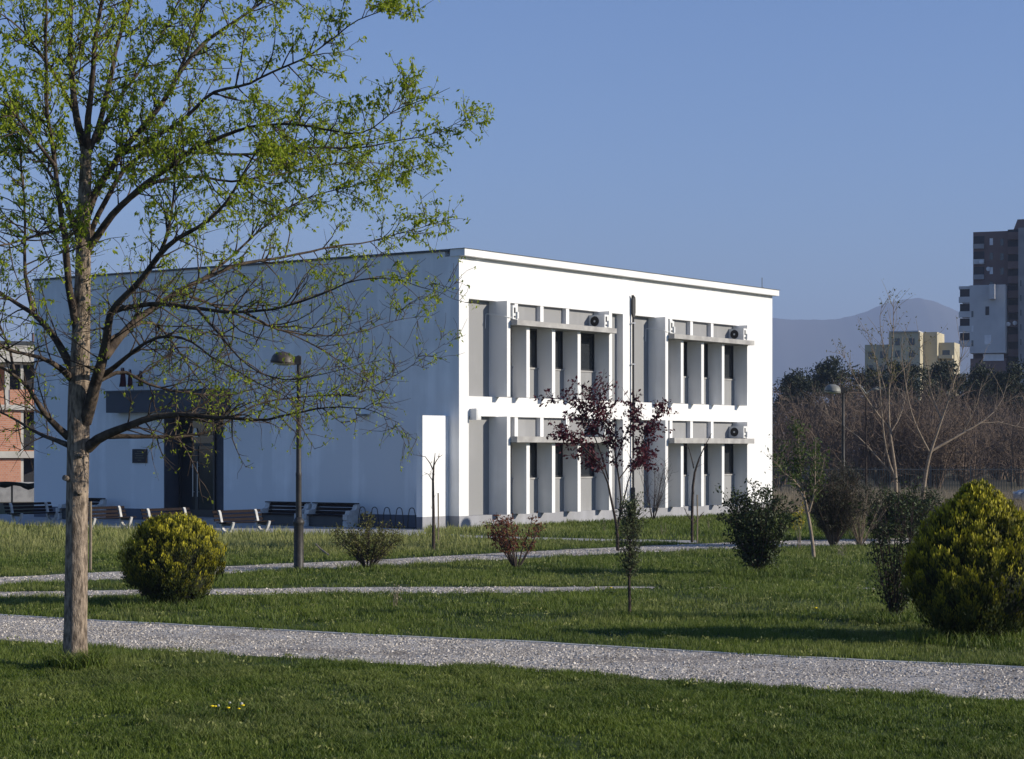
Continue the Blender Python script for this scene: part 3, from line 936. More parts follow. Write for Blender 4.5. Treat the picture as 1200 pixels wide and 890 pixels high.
LIMBS = [   # (rows u, v, radius px), Y offset at start, at end, leafiness
    # leaders
    ([(101, 178, 5.5), (94, 155, 5), (84, 110, 4.2), (82, 60, 3.6), (85, 10, 3), (83, -60, 2.2), (88, -150, 1.2), (92, -210, .5)], 0, .3, 1),
    ([(102, 180, 5), (104, 130, 4.2), (107, 85, 3.6), (113, 40, 3.2), (121, -5, 2.7), (128, -70, 1.8), (130, -170, .6)], 0, -.5, 1),
    ([(100, 190, 4.5), (116, 150, 4), (128, 95, 3.6), (141, 40, 3), (155, 0, 2.4), (170, -60, 1.6), (180, -140, .5)], 0, .9, 1),
    ([(94, 392, 6), (84, 355, 5), (78, 320, 4.6), (74, 260, 4), (65, 200, 3.5), (55, 140, 3), (53, 60, 2.4), (56, -10, 1.8), (48, -100, .6)], 0, -1.0, 1),
    ([(97, 300, 3.5), (80, 240, 3), (60, 205, 2.4), (35, 175, 1.8), (5, 150, 1.3), (-40, 120, .6)], 0, 1.2, 1),
    ([(86, 440, 6), (72, 405, 5), (57, 385, 4.4), (42, 370, 4), (22, 356, 3.2), (-10, 340, 2.4), (-60, 318, 1.4), (-110, 290, .5)], 0, .8, .8),
    ([(40, 366, 3), (30, 330, 2.6), (28, 290, 2.2), (31, 245, 1.8), (25, 200, 1.3), (18, 130, .6)], .5, .9, .9),
    ([(84, 446, 5), (70, 431, 4), (58, 421, 3.4), (42, 416, 2.8), (20, 413, 2.3), (-10, 402, 1.7), (-60, 395, .6)], 0, -1.4, .4),
    ([(80, 512, 5.5), (66, 500, 4.6), (52, 484, 4), (42, 466, 3.5), (36, 452, 3.1), (22, 443, 2.6), (0, 430, 2), (-50, 412, .8)], 0, -.7, .25),
    ([(80, 522, 4), (66, 516, 3.2), (50, 512, 2.6), (30, 500, 2.2), (14, 490, 1.8), (-10, 478, 1.4), (-70, 460, .5)], 0, 1.3, .2),
    ([(18, 443, 2.2), (10, 410, 1.7), (-5, 370, 1.2), (-10, 320, .5)], -.4, -.2, .5),
    # right fork
    ([(100, 496, 8.5), (110, 458, 8), (118, 425, 7.2), (126, 388, 6.2), (128, 366, 5.4), (150, 342, 5), (172, 321, 4.6), (191, 292, 4.2), (215, 275, 3.6), (248, 259, 2.9), (266, 238, 2.4), (279, 215, 1.9), (298, 185, 1.2), (318, 150, .5)], 0, -1.3, .95),
    ([(188, 296, 2.6), (200, 268, 2.2), (203, 225, 1.7), (206, 180, 1.2), (215, 140, .5)], -.8, -.7, 1),
    ([(122, 418, 6.5), (141, 392, 5.4), (170, 366, 4.6), (192, 354, 4.1), (215, 339, 3.5), (240, 326, 3), (278, 312, 2.5), (330, 300, 2), (385, 291, 1.5), (442, 282, 1), (482, 270, .7), (520, 257, .35)], 0, 1.4, .5),
    ([(130, 366, 3.8), (150, 358, 3.3), (192, 357, 3), (230, 361, 2.7), (262, 366, 2.4), (290, 366, 2.1), (318, 363, 1.9), (345, 358, 1.7), (381, 344, 1.4), (406, 331, 1.2), (440, 324, .9), (500, 337, .6), (522, 345, .35)], -.3, -1.8, .5),
    ([(104, 526, 7.5), (119, 512, 6.3), (147, 502, 5.3), (164, 492, 4.8), (192, 486, 4.2), (222, 487, 3.6), (253, 489, 3.1), (283, 492, 2.5), (313, 493, 2), (343, 483, 1.6), (381, 478, 1.2), (430, 478, .8), (468, 496, .4)], 0, -1.1, .35),
    ([(117, 513, 4), (140, 511, 3.2), (170, 511, 2.8), (220, 513, 2.3), (233, 508, 2.1), (245, 510, 1.9), (262, 497, 1.7), (300, 474, 1.4), (340, 466, 1.1), (381, 462, 1), (411, 467, .9), (447, 448, .7), (482, 430, .5), (522, 402, .3)], 0, .9, .3),
    ([(121, 440, 4), (140, 424, 3), (162, 408, 2.6), (185, 395, 2.2), (215, 392, 1.8), (250, 420, 1.4), (300, 448, 1), (345, 468, .5)], 0, -1.6, .35),
    ([(124, 400, 3), (150, 385, 2.4), (176, 372, 2), (200, 398, 1.5), (228, 440, 1.1), (256, 474, .6), (276, 500, .3)], 0, 2.0, .3),
    ([(110, 450, 3.6), (122, 446, 3), (140, 430, 2.5), (180, 455, 1.8), (225, 462, 1.4), (262, 464, 1.1), (310, 456, .8), (375, 430, .4)], 0, .5, .3),
    # upper right limbs
    ([(98, 270, 5.5), (111, 222, 4.8), (141, 182, 4.4), (167, 152, 4.1), (192, 119, 3.7), (212, 83, 3.3), (240, 48, 2.8), (270, 28, 2.3), (300, 8, 1.9), (345, -25, 1.3), (400, -60, .5)], 0, .7, 1),
    ([(143, 181, 3.8), (165, 173, 3.6), (190, 156, 3.2), (215, 141, 2.9), (235, 119, 2.6), (258, 104, 2.3), (282, 101, 2.1), (305, 93, 1.9), (330, 81, 1.7), (361, 68, 1.4), (391, 43, 1.2), (421, 23, 1), (444, 16, .8), (474, 1, .4)], .15, -.6, 1),
    ([(97, 300, 5.5), (122, 262, 4.8), (146, 236, 4.4), (175, 212, 4), (202, 195, 3.6), (227, 174, 3.2), (253, 162, 2.8), (280, 152, 2.5), (305, 145, 2.2), (368, 149, 1.7), (394, 154, 1.5), (421, 158, 1.3), (437, 152, 1.1), (457, 134, .9), (482, 121, .8), (507, 114, .6), (527, 104, .35)], 0, -1.2, 1),
    ([(99, 292, 3.8), (110, 262, 3.6), (126, 228, 3.3), (142, 200, 3), (160, 186, 2.7), (182, 175, 2.5), (222, 177, 2.3), (282, 182, 2), (330, 177, 1.7), (376, 173, 1.5), (419, 173, 1.3), (470, 166, 1), (502, 159, .8), (523, 152, .6), (550, 137, .35)], 0, .5, 1),
    ([(146, 237, 3.2), (165, 222, 2.8), (190, 210, 2.4), (228, 205, 2), (270, 214, 1.7), (320, 205, 1.4), (370, 196, 1.1), (430, 188, .8), (478, 198, .6), (502, 210, .35)], -.25, 1.6, .9),
    ([(200, 110, 2.6), (220, 60, 2.1), (236, 10, 1.6), (250, -40, 1), (262, -90, .5)], .4, 1.4, 1),
    ([(115, 165, 3), (135, 120, 2.4), (170, 75, 1.9), (190, 40, 1.5), (215, -10, 1), (240, -60, .5)], .3, 1.8, 1),
    ([(86, 130, 2.6), (60, 80, 2), (30, 40, 1.5), (0, 15, 1.1), (-50, -15, .5)], .1, -1.5, 1),
    ([(64, 195, 2.4), (36, 160, 1.9), (10, 125, 1.5), (-20, 95, 1.1), (-70, 60, .5)], -.6, -1.8, 1),
    ([(75, 268, 2.6), (48, 275, 2), (20, 285, 1.6), (-10, 290, 1.2), (-60, 280, .5)], -.4, -1.9, .8),
    ([(210, 345, 2.2), (245, 355, 1.8), (280, 370, 1.5), (312, 382, 1.3), (350, 394, 1.1), (385, 416, .9), (420, 440, .7), (455, 462, .35)], .5, 1.5, .4),
    ([(240, 326, 2.2), (275, 300, 1.7), (310, 265, 1.4), (345, 238, 1.1), (385, 225, .9), (425, 215, .6), (460, 205, .35)], .6, 2.1, .7),
    ([(285, 366, 1.8), (320, 385, 1.4), (360, 395, 1.1), (410, 392, .8), (450, 380, .6), (490, 372, .35)], -1.2, -.4, .4),
    ([(230, 361, 1.9), (262, 398, 1.5), (292, 432, 1.2), (330, 446, 1), (380, 440, .7), (425, 425, .35)], -.9, -2.0, .35),
]
lf = MB()
br = MB()
def leafiness(p):
    v = HV - (p[2] - H) * F / p[1]
    return np.interp(v, [-250, 180, 260, 330, 420, 520], [1, 1, .8, .50, .40, .30])
nleaf = 0
for rows_, y0, y1, lfy in LIMBS:
    pts, rad = img_limb(rows_, YB + y0 * 1.3, YB + y1 * 1.6)
    pts = pts + np.column_stack([.018 * nz(pts[:, 2] * 5, pts[:, 0] * 4, 1), .05 * nz(pts[:, 0] * 3, pts[:, 2] * 3, 2), .018 * nz(pts[:, 0] * 6, pts[:, 2] * 2, 3)])
    br.tube(pts, rad * np.interp(np.linspace(0, 1, len(rad)), [0, .35, 1], [.95, .78, .7]), 8)
    L = along(pts, 0)[2]
    nb = int(L * 8.0) + 3
    for q in np.sort(rng.uniform(.12, 1, nb)):
        p, t, _ = along(pts, q)
        r_here = np.interp(q, np.linspace(0, 1, len(rad)), rad)
        lf_here = leafiness(p)
        bl = rng.uniform(.35, 1.15) * (1.15 - .80 * q)
        b1 = polyline(p, side(t, rng, rng.uniform(.45, .75), rng.uniform(-.15, .35)), bl, 5, .16, .05 if lf_here > .5 else -.01, rng)
        mu_, mv_ = CX + F * b1[3][0] / b1[3][1], HV - (b1[3][2] - H) * F / b1[3][1]
        if abs(mu_ - 336) < 34 and abs(mv_ - 419) < 24: continue      # a natural gap between boughs
        br.tube(b1, np.linspace(min(.011, r_here * .6), .0028, len(b1)), 4, False)
        clus = []
        for k in range(int(rng.integers(3, 7))):
            p2, t2, _ = along(b1, rng.uniform(.2, 1))
            b2 = polyline(p2, side(t2, rng, rng.uniform(.4, .7), .1), rng.uniform(.12, .42), 3, .18, .03, rng)
            br.tube(b2, np.linspace(.0045, .002, len(b2)), 3, False)
            for q2 in (rng.uniform(.3, .6), rng.uniform(.6, .85), 1.0):
                if rng.uniform() < lf_here * .85:
                    clus.append(along(b2, q2)[0])
        for q1 in (.55, .8, 1.0):
            if rng.uniform() < lf_here:
                clus.append(along(b1, q1)[0])
        for c in clus:
            kf = int(rng.integers(3, 7)) if lf_here > .5 else int(rng.integers(2, 5))
            leaves(lf, c + rng.normal(0, .018, (kf, 3)), (.068 if lf_here > .5 else .052), rng, droop=1.1, aspect=.42)
            nleaf += kf
# leaves and short shoots sprouting straight from the upper trunk
for k in range(260):
    q = rng.uniform(.52, 1)
    p = np.array([np.interp(q, qq, C[:, a]) for a in range(3)])
    r_ = np.interp(q, qq, rr)
    an = rng.uniform(0, 2 * np.pi)
    dd = np.array([math.cos(an), math.sin(an), .3])
    sh_ = polyline(p + dd * r_ * .8, dd, rng.uniform(.06, .35), 3, .25, .1, rng)
    br.tube(sh_, np.linspace(.005, .002, 4), 3, False)
    if rng.uniform() < leafiness(p) * .8:
        leaves(lf, sh_[-1] + rng.normal(0, .03, (5, 3)), .07, rng, droop=.9)
tr.build('trunk', M['bark'], bt, True)
br.build('branches', M['bark_branch'], bt, True)
lf.build('crown', M['leaf_big'], bt)

# --- generic small trees and shrubs ------------------------------------------------------------
def shrub(name, label, cat, base, stems, h, w, lmat, bmat, nb=5, nl=5, lsize=.05, lean=.35, lfrac=1.0, low=.15, group=None, leaf_lo=0.0, droop=.2, stem_r=.012, sub=.35, aspect=.45, part='foliage', up=.12, seed=0, jitter=.06, leafspread=.05):
    """stems fan out from the ground, fork into twigs, and carry separate leaves"""
    g = np.random.default_rng(seed + 5)
    r = thing(name, label, cat, base, group)
    b, l = MB(), MB()
    for s_ in range(stems):
        an = g.uniform(0, 2 * np.pi)
        rad = np.sqrt(g.uniform(0, 1))
        tgt = np.array([math.cos(an) * w / 2 * rad, math.sin(an) * w / 2 * rad, h * math.sqrt(max(0.08, 1 - lean * rad * rad)) * g.uniform(.75, 1.02)])
        st = polyline(base + np.array([math.cos(an), math.sin(an), 0]) * jitter * rad, tgt * np.array([.7, .7, 1]), np.linalg.norm(tgt), 7, .06, .0, g)
        k = np.linspace(0, 1, len(st))[:, None]
        st = st + (base + tgt - st[-1]) * k ** 1.5
        b.tube(st, np.linspace(stem_r, stem_r * .25, len(st)), 5, False)
        for _ in range(nb):
            q = g.uniform(low, 1)
            p, t, _l = along(st, q)
            t1 = polyline(p, side(t, g, .55, up), g.uniform(.3, 1) * sub * h * (1.1 - .5 * q), 4, .15, up * .4, g)
            b.tube(t1, np.linspace(stem_r * .4, stem_r * .15, len(t1)), 3, False)
            m = g.poisson(nl * lfrac)
            if m and q >= leaf_lo:
                pp_ = np.array([along(t1, x)[0] for x in g.uniform(.25, 1, m)])
                leaves(l, pp_ + g.normal(0, leafspread, (m, 3)), lsize, g, droop, aspect)
    b.build('stem', bmat, r)
    if l.n: l.build(part, lmat, r)
    return r

# purple maple in front of the facade
b_ = G(724, 646)
Ym = b_[1]
mp_ = thing('maple_tree', 'young maple with dark purple leaves and thin forked stems before the white facade', 'tree', b_)
tr, lf = MB(), MB()
g = np.random.default_rng(3)
ML = [([(724, 648, 4), (724, 630, 3.4), (723, 612, 3), (718, 596, 2.6), (714, 578, 2.2), (713, 562, 1.9), (708, 550, 1.6), (696, 541, 1.2), (684, 528, .7)], 0, -.4),
      ([(724, 618, 2.6), (727, 600, 2.2), (729, 585, 2), (725, 562, 1.8), (722, 540, 1.5), (718, 510, 1.1), (705, 480, .7), (700, 455, .4)], 0, .3),
      ([(725, 612, 2), (731, 590, 1.7), (735, 565, 1.4), (742, 548, 1.1), (752, 520, .8), (765, 495, .5), (776, 478, .3)], 0, -.2),
      ([(713, 562, 1.5), (706, 535, 1.3), (694, 505, 1), (680, 480, .8), (664, 468, .6), (644, 466, .35)], -.2, .4),
      ([(722, 540, 1.3), (730, 515, 1), (742, 490, .7), (745, 470, .4)], .1, .8),
      ([(708, 550, 1.3), (690, 530, 1), (672, 512, .7), (655, 505, .4)], -.3, -.9),
      ([(718, 510, 1), (704, 490, .8), (690, 470, .6), (690, 455, .4)], .2, -.5),
      ([(725, 562, 1.2), (738, 545, .9), (752, 540, .6), (766, 535, .35)], .1, .6)]
for rows_, y0, y1 in ML:
    pts, rad = img_limb(rows_, Ym + y0, Ym + y1)
    tr.tube(pts, rad * .62, 6)
    L = along(pts, 0)[2]
    for q in g.uniform(.42, 1, int(L * 13)):
        p, t, _ = along(pts, q)
        v_ = HV - (p[2] - H) * F / p[1]
        if v_ > 556: continue
        t1 = polyline(p, side(t, g, .6, .1), g.uniform(.2, .75), 4, .15, .03, g)
        tr.tube(t1, np.linspace(.010, .004, 5), 3, False)
        dens = 17 if 478 < v_ < 545 and p[0] < 6.2 else 9
        m = g.poisson(dens)
        if m:
            pp_ = np.array([along(t1, x)[0] for x in g.uniform(.1, 1, m)]) + g.normal(0, .07, (m, 3)) * np.array([1, 1, .45])
            leaves(lf, pp_, .115, g, .5, .55)
tr.build('trunk', M['bark_dark'], mp_, True)
lf.build('crown', M['leaf_maple'], mp_)

shrub('red_shrub', 'small vase shaped shrub with reddish leaves in front of the facade', 'shrub', G(605, 668), 13, 1.50, 1.55, M['leaf_red'], M['bark_dark'], nb=11, nl=7, lsize=.085, lean=.55, leaf_lo=.35, stem_r=.022, sub=.22, low=.35, seed=2)
shrub('olive_shrub', 'loose olive and yellow leaved shrub on the lawn right of the lamp post', 'shrub', G(431, 668), 32, 1.30, 1.8, M['leaf_olive'], M['bark_dark'], nb=10, nl=9, lsize=.065, lean=.6, stem_r=.014, sub=.28, leaf_lo=.2, seed=3)
shrub('dark_shrub', 'tall dark leafy shrub at the right end of the white building', 'shrub', G(889, 674), 46, 2.15, 1.85, M['leaf_dark'], M['bark_dark'], nb=12, nl=13, lsize=.085, lean=.55, stem_r=.016, sub=.26, low=.08, seed=4, aspect=.5)
shrub('holly_shrub', 'upright dark shrub with scattered leaves close behind the large golden thuja', 'shrub', G(1049, 728), 26, 2.35, 1.35, M['leaf_dark'], M['bark_dark'], nb=11, nl=7, lsize=.075, lean=.3, stem_r=.015, sub=.22, low=.06, seed=5)
shrub('broom_shrub', 'dense round broom like dark shrub standing behind the slim tree', 'shrub', G(976, 641), 120, 2.55, 2.3, M['leaf_broom'], M['twig_brown'], nb=9, nl=9, lsize=.12, lean=.55, stem_r=.012, sub=.22, low=.2, seed=6, droop=-.8, aspect=.16)
shrub('bare_shrub', 'pale leafless twiggy shrub beside the dark round shrub', 'shrub', G(1008, 640), 40, 1.9, 1.7, M['leaf_olive'], M['bark_pale'], nb=9, nl=.6, lsize=.05, lean=.5, stem_r=.012, sub=.25, low=.2, seed=7)
shrub('hedge_shrub', 'low dark leafy shrub behind the holly, left half of the row', 'shrub', G(1035, 633), 60, 1.85, 2.3, M['leaf_dark'], M['bark_dark'], nb=9, nl=10, lsize=.09, lean=.7, stem_r=.014, sub=.25, low=.05, seed=8)
shrub('hedge_shrub', 'low dark leafy shrub half hidden by the left shoulder of the large golden thuja', 'shrub', G(1075, 634), 60, 1.75, 2.3, M['leaf_dark'], M['bark_dark'], nb=9, nl=9, lsize=.09, lean=.7, stem_r=.014, sub=.25, low=.05, seed=9)
shrub('bare_shrub', 'dark leafless twiggy shrub against the facade right of the purple maple', 'shrub', lp(9.2, .7, 0), 14, 2.7, 1.7, M['leaf_red'], M['bark_dark'], nb=14, nl=.5, lsize=.05, lean=.4, stem_r=.014, sub=.25, low=.2, seed=10)
# purple seedling at the wall foot
shrub('weed', 'small purple flowering weed at the foot of the facade under the first panel', 'plant', lp(1.5, .45, 0), 9, .26, .5, M['leaf_maple'], M['bark_dark'], nb=5, nl=5, lsize=.06, stem_r=.006, seed=12)
for k, (u_, v_, hh, lab) in enumerate(((707, 624, .55, 'thin upright weed before the plinth left of the purple maple'), (777, 627, .55, 'thin upright weed before the plinth right of the purple maple'), (830, 622, .5, 'thin upright weed before the plinth near the dark tall shrub'), (461, 711, .38, 'dry brown seed stalk standing in the lawn between the paths'), (985, 655, .4, 'pale dry stalks in the lawn right of the slim tree'))):
    shrub('weed', lab, 'plant', G(u_, v_), 3, hh, .22, M['leaf_mid'] if k < 3 else M['drygrass'], M['bark_pale'] if k < 3 else M['wood'], nb=4, nl=3, lsize=.06, lean=.1, stem_r=.008, seed=20 + k)

# slim tree with sparse bright leaves
def small_tree(name, label, base, limbs, Y0, lmat, bmat, twig=8, tl=(.2, .6), nl=4, lsize=.08, fromq=.4, seed=0, rmul=1.0, leaf_v=9999, tup=.15, twr=.006):
    g = np.random.default_rng(seed + 77)
    r = thing(name, label, 'tree', base)
    tr, lf = MB(), MB()
    for li, (rows_, y0, y1) in enumerate(limbs):
        pts, rad = img_limb(rows_, Y0 + y0, Y0 + y1)
        tr.tube(pts, rad * rmul, 6)
        L = along(pts, 0)[2]
        for q in g.uniform(fromq if li == 0 else .1, 1, int(L * twig) + 1):
            p, t, _ = along(pts, q)
            t1 = polyline(p, side(t, g, .5, tup), g.uniform(*tl), 4, .13, .05, g)
            tr.tube(t1, np.linspace(twr, twr * .4, 5), 3, False)
            m = g.poisson(nl)
            if m and HV - (p[2] - H) * F / p[1] < leaf_v:
                pp_ = np.array([along(t1, x)[0] for x in g.uniform(.2, 1, m)]) + g.normal(0, lsize * .6, (m, 3))
                leaves(lf, pp_, lsize, g, .2, .45)
    tr.build('trunk', bmat, r, True)
    if lf.n: lf.build('crown', lmat, r)
    return r
b_ = G(954, 656)
small_tree('slim_tree', 'slim young tree with a pale bent stem and sparse fresh leaves right of the building', b_,
    [([(954, 658, 2.6), (953, 640, 2.2), (949, 615, 2), (946, 596, 1.8), (940, 575, 1.4), (938, 550, 1), (936, 520, .6), (934, 500, .3)], 0, .3),
     ([(948, 600, 1.4), (953, 585, 1.2), (955, 565, 1), (955, 540, .7), (956, 512, .3)], 0, -.3),
     ([(943, 585, 1.2), (932, 565, .9), (922, 545, .6), (914, 520, .3)], 0, .5),
     ([(940, 575, 1), (928, 560, .8), (918, 555, .6), (910, 540, .3)], 0, -.6),
     ([(953, 580, 1), (962, 560, .7), (966, 535, .3)], 0, .2)], b_[1], M['leaf_mid'], M['bark_pale'], twig=17, tl=(.15, .5), nl=8, lsize=.10, fromq=.5, seed=1, leaf_v=610)
shrub('yellow_shrub', 'sprig of yellow spring leaves at the stem of the slim tree', 'shrub', G(941, 645) + np.array([0, .6, 0]), 5, 1.35, .6, M['leaf_yellow'], M['bark_pale'], nb=6, nl=5, lsize=.08, lean=.2, leaf_lo=.5, stem_r=.009, sub=.2, low=.5, seed=31)

# small standard tree with a leafy ball on a bare stem
b_ = G(738, 724)
st_ = thing('sapling', 'sapling with a leafy egg shaped head on a thin bare stem between the paths', 'tree', b_)
tr, lf = MB(), MB()
g = np.random.default_rng(8)
pts, rad = img_limb([(738, 726, 2.2), (738, 700, 1.9), (737, 680, 1.7), (738, 650, 1.4), (738, 615, .8), (739, 596, .3)], b_[1], b_[1])
tr.tube(pts, rad, 6)
for k in range(190):
    q = g.uniform(.35, 1)
    p, t, _ = along(pts, q)
    wd = .46 * math.sin(math.pi * min(1, max(.08, (q - .30) / .78))) ** .6
    t1 = polyline(p, side(t, g, .6, .35), wd * g.uniform(.6, 1.35), 4, .12, .12, g)
    tr.tube(t1, np.linspace(.005, .002, 5), 3, False)
    pp_ = np.array([along(t1, x)[0] for x in g.uniform(.2, 1, 10)])
    leaves(lf, pp_ + g.normal(0, .02, (10, 3)), .055, g, 0, .45)
tr.build('trunk', M['bark_dark'], st_)
lf.build('crown', leafmat('grey_green_leaves', (.05, .065, .025), (.14, .16, .07), trans=.25), st_)

# bare saplings with stakes
b_ = G(508, 646)
small_tree('sapling', 'thin bare sapling with a curling tip in front of the sunlit wing wall', b_,
    [([(508, 648, 2.3), (508, 620, 2), (508, 590, 1.8), (507, 565, 1.5), (508, 548, 1.2), (507, 538, .7), (510, 531, .3)], 0, .1),
     ([(508, 552, .8), (503, 541, .6), (498, 535, .45), (489, 534, .3)], 0, -.2), ([(509, 545, .6), (513, 537, .5), (519, 533, .25)], 0, .2), ([(508, 565, .5), (502, 556, .4), (497, 554, .25)], 0, .1)],
    b_[1], M['leaf_olive'], M['bark_dark'], twig=3, tl=(.1, .35), nl=.6, lsize=.05, seed=3)
b_ = G(811, 636)
small_tree('sapling', 'thin bare sapling before the right bay of the facade, forked at the top', b_,
    [([(811, 638, 2), (811, 600, 1.8), (812, 560, 1.6), (814, 548, 1.2), (820, 535, .9), (828, 518, .5), (834, 508, .3)], 0, .1),
     ([(813, 549, .9), (810, 535, .6), (806, 522, .3)], 0, -.2), ([(812, 612, .6), (806, 605, .5), (802, 596, .3)], 0, -.2), ([(812, 615, .6), (820, 606, .5), (825, 600, .3)], 0, .2)],
    b_[1], M['leaf_olive'], M['bark_dark'], twig=3, tl=(.1, .4), nl=.5, lsize=.05, seed=4)
def stake(u, v, vt, r, label):
    b_ = G(u, v)
    s_ = thing('stake', label, 'stake', b_, 'wooden plant stakes')
    top = P(u, vt, b_[1])
    m_ = MB(); m_.tube([b_ - np.array([0, 0, .1]), (b_ + top) / 2 + np.array([.006, 0, 0]), top], r, 7); m_.build('post', M['wood'], s_)
stake(513.5, 640, 578, .022, 'short wooden stake beside the bare sapling at the wing wall')
stake(817, 637, 580, .022, 'short wooden stake beside the forked sapling before the right bay')
stake(106, 669, 588, .035, 'pale wooden stake standing just right of the big tree trunk')

# golden thujas -----------------------------------------------------------------------------------
def thuja(label, base, rx, h, n, seed, prof, ls=.12):
    g = np.random.default_rng(seed)
    r = thing('golden_thuja', label, 'shrub', base, 'golden thujas on the lawn')
    def surf(th, q):
        """radius at height fraction q, uneven all round"""
        rr = rx * np.interp(q, *prof)
        return rr * (1 + .07 * nz(th * 2.3 + seed, q * 6, seed) + .035 * nz(th * 7, q * 15, seed + 3))
    # solid dark core added to block light and darken the gaps
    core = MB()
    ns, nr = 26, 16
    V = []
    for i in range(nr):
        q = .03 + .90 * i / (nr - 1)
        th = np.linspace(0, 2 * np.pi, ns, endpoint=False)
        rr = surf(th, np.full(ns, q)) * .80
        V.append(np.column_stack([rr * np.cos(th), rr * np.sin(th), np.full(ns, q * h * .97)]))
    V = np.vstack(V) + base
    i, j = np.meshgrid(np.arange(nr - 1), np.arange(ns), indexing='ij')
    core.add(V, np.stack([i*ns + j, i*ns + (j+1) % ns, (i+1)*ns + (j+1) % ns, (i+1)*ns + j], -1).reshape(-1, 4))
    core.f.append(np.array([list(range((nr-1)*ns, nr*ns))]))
    core.build('dark_core', M['thuja_core'], r, True)
    # flattened sprays grouped in upright plates that stand out of the mass by different amounts
    sp = MB()
    npl = n // 44
    pth = g.uniform(0, 2 * np.pi, npl); pq = np.concatenate([g.uniform(.0, .97, npl - npl // 6), g.uniform(.78, 1.0, npl // 6)])
    pd = g.uniform(.82, 1.06, npl)
    for m in range(44):
        tang = np.column_stack([-np.sin(pth), np.cos(pth), np.zeros(npl)])
        out = np.column_stack([np.cos(pth), np.sin(pth), np.zeros(npl)])
        tw = g.normal(0, .5, npl)[:, None] if m == 0 else tw
        pln = unit(tang * np.cos(tw) * .8 + out * np.sin(tw)) if m == 0 else pln
        up = g.uniform(-.5, 1.0, npl)                       # height inside the plate
        sidew = g.uniform(-1, 1, npl) * (1 - .75 * np.clip(up, 0, 1))
        rr = surf(pth, np.clip(pq, 0, 1)) * pd
        topin = np.clip((pq - .75) * 3, 0, 1)
        pos = np.column_stack([rr * np.cos(pth), rr * np.sin(pth), pq * h]) + base
        pos = pos + pln * (sidew * ls * .75)[:, None] + np.array([0, 0, 1.0]) * (up * ls * 1.15)[:, None] + out * (-.05 + .04 * up)[:, None] + g.normal(0, .012, (npl, 3))
        d = unit(np.array([0, 0, 1.0]) + out * (.30 * (1.1 - pq))[:, None] + pln * (sidew * .55)[:, None] + g.normal(0, .10, (npl, 3)))
        L = ls * .41 * g.uniform(.6, 1.35, (npl, 1)); W = L * .36
        s_ = unit(np.cross(np.cross(d, pln), d) + g.normal(0, .35, (npl, 3)))
        V = np.stack([pos, pos + d * L * .5 + s_ * W * .5, pos + d * L, pos + d * L * .5 - s_ * W * .5], 1).reshape(-1, 3)
        i = np.arange(npl)[:, None] * 4
        young = np.clip((pd - .86) * 6, .03, 1) * np.clip(.16 + up * .90, 0, 1) * np.clip(.35 + pq * 1.2, 0, 1) * g.uniform(.6, 1.1, npl)  # yellow new growth, with sunlit tops and dark undersides put into the tint
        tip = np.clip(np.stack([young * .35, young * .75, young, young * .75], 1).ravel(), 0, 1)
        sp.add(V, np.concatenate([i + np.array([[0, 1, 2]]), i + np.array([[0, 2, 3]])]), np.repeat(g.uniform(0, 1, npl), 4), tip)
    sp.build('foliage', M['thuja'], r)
    st = MB()
    for k in range(7):
        an = k * .9
        st.tube([base + np.array([math.cos(an) * .10, math.sin(an) * .1, -.05]), base + np.array([math.cos(an) * .2, math.sin(an) * .2, .25]), base + np.array([math.cos(an) * rx * .55, math.sin(an) * rx * .55, .65])], [.03, .025, .012], 6, False)
    st.build('stem', M['bark_dark'], r)
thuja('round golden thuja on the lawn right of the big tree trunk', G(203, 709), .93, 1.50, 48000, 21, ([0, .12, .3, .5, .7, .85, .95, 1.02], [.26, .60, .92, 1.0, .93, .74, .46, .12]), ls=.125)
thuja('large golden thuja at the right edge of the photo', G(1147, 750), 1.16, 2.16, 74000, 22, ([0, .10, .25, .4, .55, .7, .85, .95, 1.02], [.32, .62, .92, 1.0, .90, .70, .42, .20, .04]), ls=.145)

# two young bare trees on the right ------------------------------------------------------------
b_ = G(1051, 592)
YT1 = b_[1]
small_tree('bare_tree', 'tall young tree, almost leafless, with upright pale branches left of its twin', b_,
    [([(1050, 594, 4.6), (1050, 570, 4), (1050, 555, 3.6), (1047, 535, 3), (1044, 515, 2.6), (1042, 502, 2.4), (1041, 470, 2), (1043, 440, 1.6), (1046, 410, 1.2), (1047, 380, .8), (1047, 350, .35)], 0, 0),
     ([(1049, 560, 2.4), (1042, 545, 2), (1036, 515, 1.7), (1033, 480, 1.4), (1030, 440, 1), (1024, 410, .7), (1015, 385, .3)], 0, -1),
     ([(1050, 560, 2.2), (1030, 540, 1.8), (1015, 520, 1.5), (1000, 506, 1.2), (984, 497, .9), (965, 484, .5), (955, 470, .3)], 0, 1.2),
     ([(1042, 502, 1.8), (1032, 490, 1.5), (1020, 475, 1.2), (1008, 455, .9), (1000, 440, .6), (985, 410, .3)], 0, -1.4),
     ([(1043, 508, 1.8), (1052, 495, 1.5), (1060, 478, 1.2), (1062, 455, .9), (1066, 425, .6), (1070, 395, .3)], 0, 1),
     ([(1041, 470, 1.3), (1034, 445, 1), (1026, 420, .7), (1018, 400, .3)], 0, .6),
     ([(1043, 450, 1.2), (1052, 440, 1), (1070, 420, .7), (1084, 400, .3)], 0, -.5),
     ([(1043, 440, 1.2), (1036, 410, .9), (1030, 380, .6), (1034, 355, .3)], 0, -1)],
    YT1, M['leaf_olive'], M['bark_pale'], twig=2.6, tl=(.5, 1.7), nl=5, lsize=.14, fromq=.5, seed=11, rmul=.6, leaf_v=470, tup=.3, twr=.014)
b_ = G(1082, 592)
